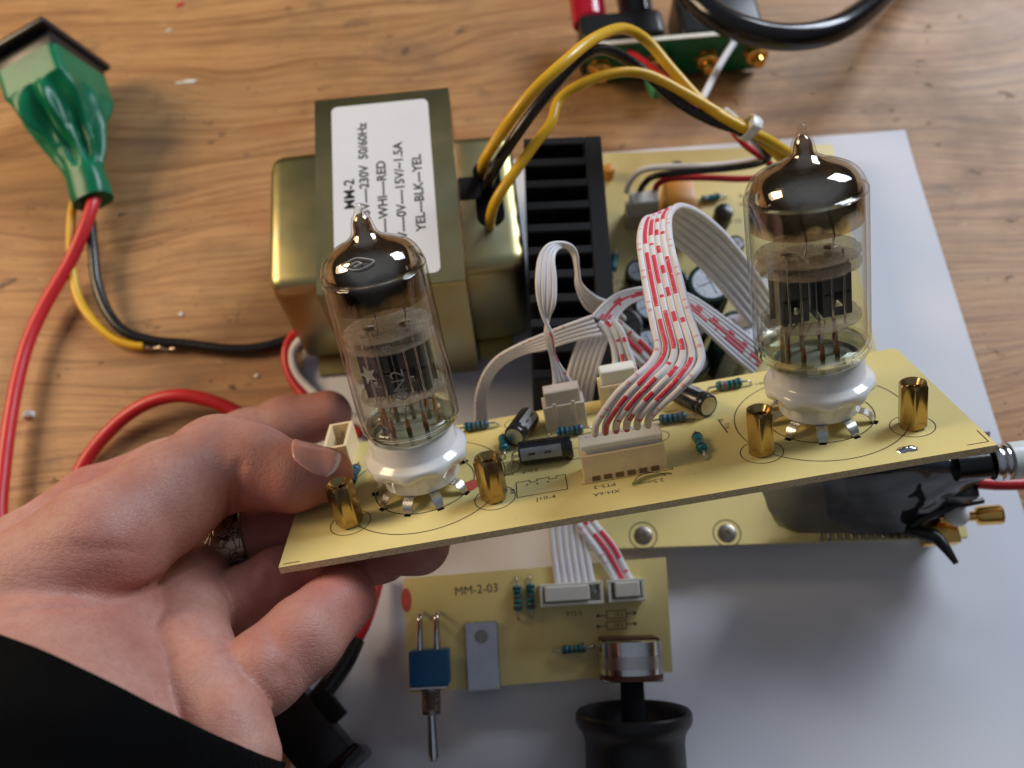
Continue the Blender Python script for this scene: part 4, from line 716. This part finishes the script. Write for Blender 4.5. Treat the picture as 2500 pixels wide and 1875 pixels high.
# jack plug with white boot at the edge of the picture
p0, p1 = px(2424, 1130, 44), px(2640, 1108, 46); ax = unit(p1 - p0); JP = thing('jack_plug', 'plug with metal collar and white boot at the far end of the board', 'plug', px(2480, 1120, 0))
q = MB(); q.lathe([(3.6, -9), (3.6, -1.5), (3.0, -1.3)], p0, ax, 24); q.build('black_shell', M['black_gloss'], JP, angle=40)
q = MB(); q.lathe([(3.2, -.6), (4.2, -.4), (4.6, .3), (4.6, 1.3), (4.3, 1.7), (4.6, 2.1), (4.6, 2.9), (4.2, 3.4), (3.8, 3.4)], p0, ax, 36); q.build('metal_collar', M['chrome'], JP, angle=40)
q = MB(); q.lathe([(4.0, 3.3), (4.6, 3.7), (4.8, 14), (4.6, 22), (3, 30)], p0, ax, 32); q.build('white_boot', M['white_ball'], JP, angle=50)
wire('red_lead', pz((2385, 1178, 30), (2440, 1182, 30), (2520, 1180, 30), (2620, 1170, 30)), 1.6, M['red_wire'], None, 'short red lead under the white boot, beyond the paper edge', 'wire')

# ------------------------------------------------------------------ small control board, tipped forward on the paper
c0, c1, c2 = px(1000, 1692, 8.5), px(1642, 1640, 8.5), px(985, 1412, 14.5); cxv = unit(c1 - c0); czv = unit(np.cross(cxv, c2 - c0)); CF = frame(c0, czv, cxv)
CB = thing('control_board', 'small yellow board marked MM-2-03 with blue toggle switch, on the white paper', 'circuit board', c0 * vec(1, 1, 0))
Pq = [CF.at(*p) for p in ((1000, 1692), (1642, 1640), (1626, 1360), (985, 1412))]
b = MB(CF); b.mi = 1; b.prism(Pq, -1.6, 0); b.M[-2] = 0; CL = b.build('laminate', [M['pcb'], M['pcb_edge']], CB, angle=20)
x, y = CF.at(1163, 1440); text(CL, 'printed_lettering', 'MM-2-03', CF, x, y, .05, 3.2, M['ink'], 1, bold=.0)
x, y = CF.at(1402, 1498); text(CL, 'printed_lettering', 'PT3-2', CF, x, y, .05, 1.7, M['ink'], 1)
for v in (1500, 1526):
    x, y = CF.at(1505, v); q = MB(CF); q.strip([(x - 4.5, y), (x - 2.6, y), (x - 2.6, y + 1), (x + 2.6, y + 1), (x + 2.6, y - 1), (x - 2.6, y - 1), (x - 2.6, y)], .2, .04); q.strip([(x + 2.6, y), (x + 4.5, y)], .2, .04); q.build('printed_outline', M['ink'], CL, angle=0)
    text(CL, 'printed_lettering', '1K2', CF, x + .6, y, .05, 1.5, M['ink'])
    for s2 in (-1, 1): q = MB(CF); q.ring((x + s2 * 4.9, y), .05, .45, .045, 14); q.build('pad', M['ink'], CL, angle=0)
q = MB(CF); x, y = CF.at(992, 1465); q.raw(np.array([[x + 1.4 * math.cos(t), y + 3.2 * math.sin(t), .05] for t in np.linspace(0, 6.28, 17)[:-1]]), [list(range(16))]); q.build('ink_smear', M['smear'], CL, angle=0)
def RC(u0, v0, u1, v1, **kw): p, q_ = CF.at(u0, v0, 1.), CF.at(u1, v1, 1.); return resistor(CF, *((p + q_) / 2), math.degrees(math.atan2(*(q_ - p)[::-1])), par=CB, **kw)
RC(1261, 1420, 1265, 1500, mat='teal', L=6.8); RC(1294, 1416, 1297, 1496, mat='teal', L=6.8); RC(1362, 1588, 1440, 1580, mat='teal', L=6.6)
x, y = CF.at(1394, 1446, 3); HCa = sub(CF, x, y - .4, 0, -1); header(HCa, 'pin_header', 6, M['cream'], 16.6, 5.8, 5.4, CB, False); q = MB(HCa); q.box((-1.2, .2, 3.4), (11.8, 3.9, 5.2), .3, 1); q.build('inserted_plug', M['cream'], CB, angle=30)
x, y = CF.at(1527, 1438, 3); HCb = sub(CF, x, y - .3, 0, -1); header(HCb, 'pin_header', 3, M['cream'], 9.6, 5.8, 5.4, CB, False); q = MB(HCb); q.box((.2, .2, 3.4), (6.6, 3.9, 5.2), .3, 1); q.build('inserted_plug', M['cream'], CB, angle=30)
# toggle switch
p0, p1 = CF.at(1052, 1635, 8), CF.at(1058, 1850, 8); d2 = unit(p1 - p0); SF = sub(CF, *CF.at(1050, 1628, 6.5), 0, math.degrees(math.atan2(d2[1], d2[0])) + 90)
q = MB(SF); q.box((0, 0, 6.3), (9.8, 8.6, 9.4), .35, 2); tg = q.build('toggle_switch', M['blue_box'], CB, angle=40)
q = MB(SF); q.box((0, -4.65, 6.3), (9.6, .7, 8.8), .2, 1); q.build('face_plate', M['steel'], tg, angle=30)
q = MB(SF); q.lathe([(2.5, 0), (2.5, .6)] + [(2.5 - .22 * (k % 2), .8 + k * .42) for k in range(12)] + [(2.4, 6.4), (2.0, 6.6)], (0, -5.0, 6.3), (0, -1, 0), 28); q.build('threaded_bush', M['dark_steel'], tg, angle=20)
q = MB(SF); q.lathe([(1.05, 0), (1.15, 4), (1.38, 9), (1.38, 10.3), (1.1, 11.2), (.4, 11.6)], (0, -11.4, 6.3), unit((.03, -1, .02)), 24); q.build('lever', M['chrome'], tg, angle=40)
for s2 in (-1, 1): q = MB(SF); q.tube(spline([(s2 * 2.2, 3.8, 9), (s2 * 2.2, 6.5, 9.2), (s2 * 2.15, 10.5, 8.6), (s2 * 2.1, 12.6, 7.8), (s2 * 2.1, 13.4, 5), (s2 * 2.1, 13.4, -.5)], 24), np.linspace(1.05, .5, 24), 8); q.build('terminal', M['chrome'], tg, angle=50)
# bracket
x, y = CF.at(1178, 1600, 1); BK = sub(CF, x, y, 0, -1); q = MB(BK); q.box((0, 0, .75), (8.6, 17.2, .9), .2, 1); q.box((0, -8.4, -2.6), (8.6, .9, 7.4), .2, 1); bk = q.build('mounting_bracket', M['grey_metal'], CB, angle=30)
q = MB(BK); q.lathe([(1.75, 1.18), (1.7, 1.5), (1.2, 1.6), (.1, 1.35)], (0, 4.8, 0), (0, 0, 1), 22); q.build('rivet', M['dark_steel'], bk, angle=40)
# potentiometer and its knob
PF = sub(CF, *CF.at(1538, 1612, 7), 0, -3.0)
q = MB(PF); q.lathe([(7.2, -5.2), (7.9, -4.9), (7.9, 3.6), (7.5, 4.0)], (0, 0, 8.6), (0, -1, 0), 44); pt = q.build('potentiometer', M['chrome'], CB, angle=30)
q = MB(PF); q.box((0, -4.4, 5.4), (15.4, 1.0, 13.5), .3, 1); q.build('mounting_plate', M['steel'], pt, angle=30)
q = MB(PF); q.box((0, 4.9, 5.2), (14.6, 1.6, 12.0), .3, 1); q.build('phenolic_wafer', M['band_brown'], pt, angle=30)
q = MB(PF); q.lathe([(8.02, -1.5), (8.02, 1.6)], (0, 0, 8.6), (0, -1, 0), 44, cap=False); q.build('makers_band', M['steel'], pt, angle=60)
q = MB(PF); q.lathe([(7.95, 3.0), (8.05, 4.3)], (0, 0, 8.6), (0, -1, 0), 44, cap=False); q.build('rear_band', M['band_brown'], pt, angle=60)
q = MB(PF); q.cyl((0, -4.8, 8.6), (0, -18, 8.6), 3.0, n=24, bev=.4); q.build('shaft', M['matte'], pt, angle=40)
KO = PF((0, -12.2, 8.6)); kax = unit(PF.A @ vec(0, -1, .0) + vec(0, 0, -.06)); q = MB()
prof = [(3.2, 9.0), (11.0, 9.0), (12.6, 2.0), (13.3, .2), (14.0, -.35), (14.5, .2), (14.6, 1.8), (14.2, 3.0), (13.2, 4.3), (12.6, 5.6), (12.4, 7.5), (12.6, 24), (12.2, 25.4), (10, 26), (.1, 26)]
q.lathe(prof, KO, kax, 72); q.build('control_knob', M['knob'], CB, angle=32)

# ------------------------------------------------------------------ speaker terminal board at the back of the table
g0, g1 = px(1430, 196, 2), px(1880, 158, 2); gx = unit((g1 - g0) * vec(1, 1, 0)); GF = frame(g0, (0, 0, 1), gx); GW = np.linalg.norm(g1 - g0)
TE = thing('terminal_board', 'green speaker terminal board with gold nuts and black housings behind the transformer', 'terminal board', g0 * vec(1, 1, 0))
q = MB(GF); q.box((GW / 2 - 2, 0, 8.2), (GW - 5, 1.6, 17.5), .15, 1); gl_ = q.build('laminate', M['green_pcb'], TE, angle=30)
q = MB(GF); q.box((GW / 2 - 2, 0, 17.15), (GW - 5.4, 1.75, .5), .1, 1); q.build('laminate_edge', M['cream'], gl_, angle=30)
for k, (u, v, z) in enumerate(((1462, 150, 9), (1598, 135, 9), (1722, 128, 9), (1842, 112, 10))):
    P = GF.A.T @ (px(u, v, z) - GF.O); q = MB(GF); q.lathe([(4.4, .8), (4.4, 1.4)], (P[0], 0, P[2]), (0, -1, 0), 6, ); q.lathe([(3.8, 1.4), (3.9, 3.4), (3.3, 3.7), (2.2, 3.8), (2.2, 6.4), (1.8, 7.0), (.1, 7.0)], (P[0], 0, P[2]), (0, -1, 0), 24); q.build('gold_nut', M['gold'], TE, angle=30)
for x0_, x1_, h, d in ((-2, 27, 19, 12), (33, 62, 17, 22)):
    q = MB(GF); q.box(((x0_ + x1_) / 2, d / 2 + 1, h / 2), (x1_ - x0_, d, h), 2.0, 3); q.build('housing', M['black'], TE, angle=40)
for x, mt in ((2.5, 'red_plastic'), (19.5, 'black_gloss')):
    q = MB(GF); q.lathe([(5.6, 0), (6.2, 1), (6.2, 12), (5.6, 14), (5.2, 18), (2, 19)], (x, 13, 13), unit((0, 1, .12)), 36, rf=lambda r, h, t: r * (1 + .03 * math.cos(12 * t) * (1 < h < 13))); q.build('binding_post', M[mt], TE, angle=30)
q = MB(GF); q.lathe([(6.5, 0), (6.8, 1), (6.8, 10), (6, 12)], (52, 22, 10), (0, 1, 0), 30); q.build('socket_shell', M['red_plastic'], TE, angle=30)
P = GF.A.T @ (px(1600, 230, 1) - GF.O); q = MB(GF); q.box((P[0], P[1], 4), (6.5, 9, 6), 1.2, 2, R=[[.97, -.2, 0], [.2, .97, 0], [0, 0, 1]]); q.build('green_connector', M['green_tag'], TE, angle=40)
wire('red_wire', pz((1528, 122, 14), (1560, 142, 17), (1600, 172, 22), (1660, 220, 32), (1740, 280, 42), (1770, 310, 44)), 1.15, M['red_wire'], TE)
wire('white_wire', pz((1795, 100, 16), (1775, 130, 20), (1752, 168, 25), (1728, 215, 32), (1712, 246, 35)), 1.15, M['white_wire'], TE)
wire('black_wire', pz((1640, 140, 14), (1638, 165, 8), (1630, 190, 3), (1610, 215, 3)), .9, M['black_wire'], TE)
wire('speaker_cable', pz((1600, -170, 30), (1665, -40, 36), (1720, 20, 38), (1790, 62, 38), (1870, 86, 37), (1950, 90, 36), (2030, 74, 34), (2100, 35, 30), (2170, -25, 24), (2260, -120, 14), (2380, -240, 8)), 4.3, M['black_gloss'], None, 'thick glossy black cable curving past the terminal board', 'cable', n=110, sides=20)

# ------------------------------------------------------------------ the hand: one continuous skin grown as a distance field
def hb(u, v, h): x, y = BF.at(u, v, h); return BF((x, y, h))
T_ = [(hb(0, 1510, 6), 14.5), (hb(250, 1330, 12), 12.2), (hb(400, 1222, 12.5), 11.0), (hb(535, 1130, 12), 10.3), (hb(622, 1142, 10.5), 9.0), (hb(712, 1166, 8.2), 7.2), (hb(796, 1158, 6.8), 6.1)]
I_ = [(hb(-160, 1500, -6), 12), (hb(60, 1350, -5), 9.6), (hb(225, 1222, -4), 8.4), (hb(400, 1150, -4), 7.9), (hb(600, 1070, -4), 7.7), (hb(700, 1036, -4), 7.6), (hb(800, 1012, -4), 6.8)]
M_ = [(hb(330, 1440, -11), 10), (hb(470, 1370, -10.6), 8.4), (hb(570, 1325, -10), 7.7), (hb(720, 1300, -10), 7.6), (hb(900, 1322, -10.2), 7.6), (hb(1020, 1326, -10), 7.2)]
R4 = [(hb(520, 1520, -16), 7.4), (hb(590, 1468, -13.5), 7.2), (hb(680, 1420, -11.5), 7.2), (hb(800, 1378, -11.5), 7.0), (hb(930, 1352, -14), 6.8)]
P5 = [(hb(566, 1698, -15), 8.0), (hb(642, 1640, -12), 7.9), (hb(738, 1558, -11), 7.9), (hb(836, 1460, -11.5), 7.2)]
S_ = [(hb(520, 1335, -13), 7), (hb(470, 1420, -10), 7.6), (hb(456, 1510, -8.5), 8.2), (hb(462, 1600, -8.5), 8.2), (hb(502, 1690, -9.5), 7.8), (hb(556, 1775, -12), 7.2), (hb(590, 1850, -15), 7)]
W_ = [(hb(40, 1600, -4), 17), (hb(170, 1590, -4), 15.5), (hb(262, 1555, -4), 12.5)]
W2 = [(hb(240, 1640, -8), 13), (hb(200, 1800, -9), 17), (hb(100, 2000, -8), 22)]
W3 = [(hb(100, 1560, -10), 20), (hb(60, 1800, -8), 25), (hb(0, 2000, -6), 26)]
PB = [(hb(-60, 1480, -12), 11), (hb(250, 1430, -18), 13), (hb(470, 1480, -21), 9), (hb(500, 1680, -21), 8)]
# (chain, blend inside the chain, blend with what is already there)
chains = [(W3, 6, 0), (W2, 6, 7), (W_, 6, 4), (PB, 6, 5), (T_, 5, 1.8), (S_, 5, .9), (I_, 4, 1.5), (M_, 4, .8), (R4, 4, .2), (P5, 4, .2)]
allp = np.array([p for c, _, _ in chains for p, _ in c]); lo = allp.min(0) - 22; hi = allp.max(0) + 14; lo = np.maximum(lo, (-150, -40, 15)); hi = np.minimum(hi, (60, 125, 120))
st_ = .68; gx_, gy_, gz_ = [np.arange(lo[i], hi[i], st_, dtype=np.float32) for i in range(3)]
G = np.stack(np.meshgrid(gx_, gy_, gz_, indexing='ij'), -1)
def smin(a, b, k):
    if k <= 0: return np.minimum(a, b)
    h = np.clip(.5 + .5 * (b - a) / k, 0, 1); return b * (1 - h) + a * h - k * h * (1 - h)
fld = None
for ch, k1, k2 in chains:
    d = None
    for (a, ra), (b_, rb) in zip(ch[:-1], ch[1:]):
        ab = (b_ - a).astype(np.float32); ap = G - a.astype(np.float32); t = np.clip((ap @ ab) / (ab @ ab), 0, 1)
        q = np.linalg.norm(ap - t[..., None] * ab, axis=-1) - (ra + (rb - ra) * t).astype(np.float32)
        d = q if d is None else smin(d, q, k1 * .6)
    fld = d if fld is None else smin(fld, d, k2)
def carve(pts, r, depth):                                             # a skin fold: a thin groove along a line on the surface
    global fld
    P = spline(pts, 24).astype(np.float32); a = np.maximum(((P.min(0) - 3.5 * r - lo) / st_).astype(int), 0); b = np.maximum(((P.max(0) + 3.5 * r - lo) / st_).astype(int) + 1, 1)
    w = tuple(slice(i, j) for i, j in zip(a, b)); g = G[w]; m = None
    for p in P: e = np.linalg.norm(g - p, axis=-1); m = e if m is None else np.minimum(m, e)
    fld[w] += depth * np.exp(-(m / r) ** 2)
def surf_pt(u, v):                                                    # where the ray through a pixel meets the hand
    d = unit(ray(u, v)); t = 110.0
    for _ in range(300):
        p = CAM + d * t; i = ((p - lo) / st_).astype(int)
        if (i >= 0).all() and (i < fld.shape).all():
            v_ = fld[tuple(i)]
            if v_ < .1: return p
            t += max(.3, v_ * .7)
        else: t += 1.0
        if t > 330: break
    return CAM + d * 190
def crease(pix, r, depth): carve([surf_pt(u, v) for u, v in pix], r, depth)
crease([(60, 1478), (180, 1474), (300, 1458), (380, 1425)], 1.1, 2.6)     # heel of the thumb
crease([(583, 1135), (573, 1185), (568, 1250)], 1.0, 2.2)                 # inside the thumb joint
crease([(150, 1190), (190, 1165), (215, 1172)], 1.2, .9); crease([(235, 1125), (280, 1130), (310, 1112)], 1.1, .8)
crease([(640, 1395), (655, 1440), (650, 1490)], 1.1, 1.0); crease([(655, 1540), (690, 1600), (690, 1650)], 1.1, 1.0)
crease([(640, 1290), (660, 1262), (668, 1252)], 1.0, .8)
for uu in (0, 40, 80, 120): crease([(60 + uu, 1350 + uu * .2), (150 + uu, 1330 + uu * .1), (240 + uu, 1345)], .9, .18)
inside = fld < 0; cnt = sum(inside[i:inside.shape[0] - 1 + i, j:inside.shape[1] - 1 + j, k:inside.shape[2] - 1 + k].astype(np.int8) for i in (0, 1) for j in (0, 1) for k in (0, 1))
act = (cnt > 0) & (cnt < 8); ci, cj, ck = np.nonzero(act); idx = -np.ones(act.shape, np.int64); idx[ci, cj, ck] = np.arange(len(ci))
acc = np.zeros((len(ci), 3)); num = np.zeros(len(ci)); cor = {(i, j, k): fld[ci + i, cj + j, ck + k].astype(float) for i in (0, 1) for j in (0, 1) for k in (0, 1)}
for a in cor:
    for ax_ in range(3):
        if a[ax_] == 0:
            b_ = tuple(1 if i == ax_ else a[i] for i in range(3)); fa, fb = cor[a], cor[b_]; mk = (fa < 0) != (fb < 0); t = np.where(mk, fa / np.where(mk, fa - fb, 1), 0)
            pt = np.array(a, float)[None] + t[:, None] * (np.array(b_, float) - np.array(a, float))[None]; acc += np.where(mk[:, None], pt, 0); num += mk
HV = lo + (np.stack([ci, cj, ck], 1) + acc / num[:, None]) * st_; HFc = []
for ax_ in range(3):
    a1, a2 = (ax_ + 1) % 3, (ax_ + 2) % 3; sl0 = [slice(1, -1)] * 3; sl1 = [slice(1, -1)] * 3; sl0[ax_] = slice(0, -1); sl1[ax_] = slice(1, None)
    A0, A1 = inside[tuple(sl0)], inside[tuple(sl1)]; e = np.nonzero(A0 != A1); base = np.stack(e, 1) + np.array([0 if i == ax_ else 1 for i in range(3)]); fw = A0[e]
    def cell(o1, o2): c = base.copy(); c[:, a1] -= o1; c[:, a2] -= o2; return idx[c[:, 0], c[:, 1], c[:, 2]]
    Q = np.stack([cell(1, 1), cell(0, 1), cell(0, 0), cell(1, 0)], 1); Q[~fw] = Q[~fw][:, ::-1]; HFc.append(Q)
HFc = np.vstack(HFc); HFc = HFc[(HFc >= 0).all(1)]
for _ in range(2):                                                     # light smoothing of the grid steps
    s_ = np.zeros_like(HV); c_ = np.zeros(len(HV))
    for i in range(4): np.add.at(s_, HFc[:, i], HV[HFc[:, (i + 1) % 4]]); np.add.at(c_, HFc[:, i], 1); np.add.at(s_, HFc[:, i], HV[HFc[:, (i + 3) % 4]]); np.add.at(c_, HFc[:, i], 1)
    HV = HV * .55 + .45 * s_ / np.maximum(c_, 1)[:, None]
redp = [(P5[-1][0], 13, .9), (T_[-1][0], 13, .6), (I_[-1][0], 11, .5), (R4[2][0], 12, .5), (M_[3][0], 16, .7), (hb(330, 1400, 12), 14, .45), (hb(220, 1165, 4), 10, .5), (hb(640, 1250, 3), 15, .65), (hb(700, 1540, -3), 12, .35)]
red = np.zeros(len(HV))
for p, r, k in redp: red = np.maximum(red, k * np.exp(-(np.linalg.norm(HV - p, axis=1) / r) ** 2))
PER = thing('person', 'left hand in a black sleeve, thumb on top and fingers under the tube board', 'person', HV.mean(0) * vec(1, 1, 0))
b = MB(); b.raw(HV, HFc.tolist(), np.stack([np.maximum(red, 1e-4), np.ones(len(HV)), np.zeros(len(HV))], 1)); b.build('hand', M['skin'], PER, angle=180)
# thumb nail: a thin shell laid on the back of the thumb tip
def fs(p):
    g = (p - lo) / st_; i = np.floor(g).astype(int); f = g - i; v = 0.0
    for a in (0, 1):
        for b_ in (0, 1):
            for c in (0, 1): v += fld[i[0] + a, i[1] + b_, i[2] + c] * (f[0] if a else 1 - f[0]) * (f[1] if b_ else 1 - f[1]) * (f[2] if c else 1 - f[2])
    return v
def on_skin(p, lift):
    for _ in range(12):
        gr = np.array([fs(p + e) - fs(p - e) for e in np.eye(3) * .7]) / 1.4; gr = unit(gr); p = p - gr * fs(p)
    return p + gr * lift
V = []; ta = T_[-1][0] - T_[-2][0]
for i in range(22):
    s_ = i / 21
    for j in range(13):
        w = j / 12; bl = math.sin(np.pi * w); u = (716 - 7 * bl) * (1 - s_) + (832 - 16 * w + 8 * bl) * s_; v = (1086 + 46 * w) * (1 - s_) + (1108 + 62 * w) * s_
        h_ = 8.2 + (6.8 - 8.2) * (u - 712) / 84; V.append(on_skin(hb(u, v, h_ + 5.0), .06 + .42 * math.sin(np.pi * min(1, w * 1.0)) ** .5 * (.25 + .75 * s_)))
b = MB(); b.grid(V, 22, 13); b.M = [1 if (f[0] // 13) >= 19 else 0 for f in b.F]; nl = b.build('thumb_nail', [M['nail'], M['nail_edge']], PER, angle=120)
md = nl.modifiers.new('thick', 'SOLIDIFY'); md.thickness = .0003; md.offset = 0
# sleeve: a loose knitted cuff round the wrist
s0 = hb(238, 1716, -5); vr = unit(ray(238, 1716)); sa = -.47 * RGT - .88 * UPV; sa = unit(sa - vr * (sa @ vr) - vr * .05); sfm = frame(s0, sa, RGT); b = MB(sfm); n, LV = 96, 60; V = []
for i in range(LV):
    h = -1.0 + 130 * (i / (LV - 1)) ** 1.2
    for j in range(n):
        t = 2 * np.pi * j / n; r_ = 36.5 + .09 * h + 1.5 * math.sin(.22 * h + 2 * math.sin(t * 2)) * min(1, h / 12 + .2) + .7 * math.sin(5 * t + .1 * h) + .35 * math.sin(19 * t) * (h < 3); V.append((r_ * math.cos(t), r_ * math.sin(t), h + 1.0 * math.sin(3 * t) * (i == 0)))
for h, r_ in ((.5, 32.0), (8, 31.5)):
    for j in range(n): t = 2 * np.pi * j / n; V.insert(0, (r_ * math.cos(t), r_ * math.sin(t), h)) if False else None
V = [(34.0 * math.cos(2 * np.pi * j / n), 34.0 * math.sin(2 * np.pi * j / n), 14.0) for j in range(n)] + [(34.6 * math.cos(2 * np.pi * j / n), 34.6 * math.sin(2 * np.pi * j / n), .2) for j in range(n)] + V
b.raw(V, [[i * n + j, (i + 1) * n + j, (i + 1) * n + (j + 1) % n, i * n + (j + 1) % n][::-1] for i in range(LV + 1) for j in range(n)]); b.build('sleeve', M['cloth'], PER, angle=80)
# ring on the finger under the thumb
rp = hb(566, 1327, -9.8); ra_ = unit(M_[3][0] - M_[1][0]); b = MB()
b.lathe([(8.6, -4.8), (9.3, -4.6), (9.5, -2), (9.55, 0), (9.5, 2), (9.3, 4.6), (8.6, 4.8), (8.5, 0), (8.6, -4.8)], rp, ra_, 72, cap=False)
tag(b.build('finger_ring', M['silver'], None, angle=50), 'wide engraved silver ring on the finger below the thumb', 'ring')
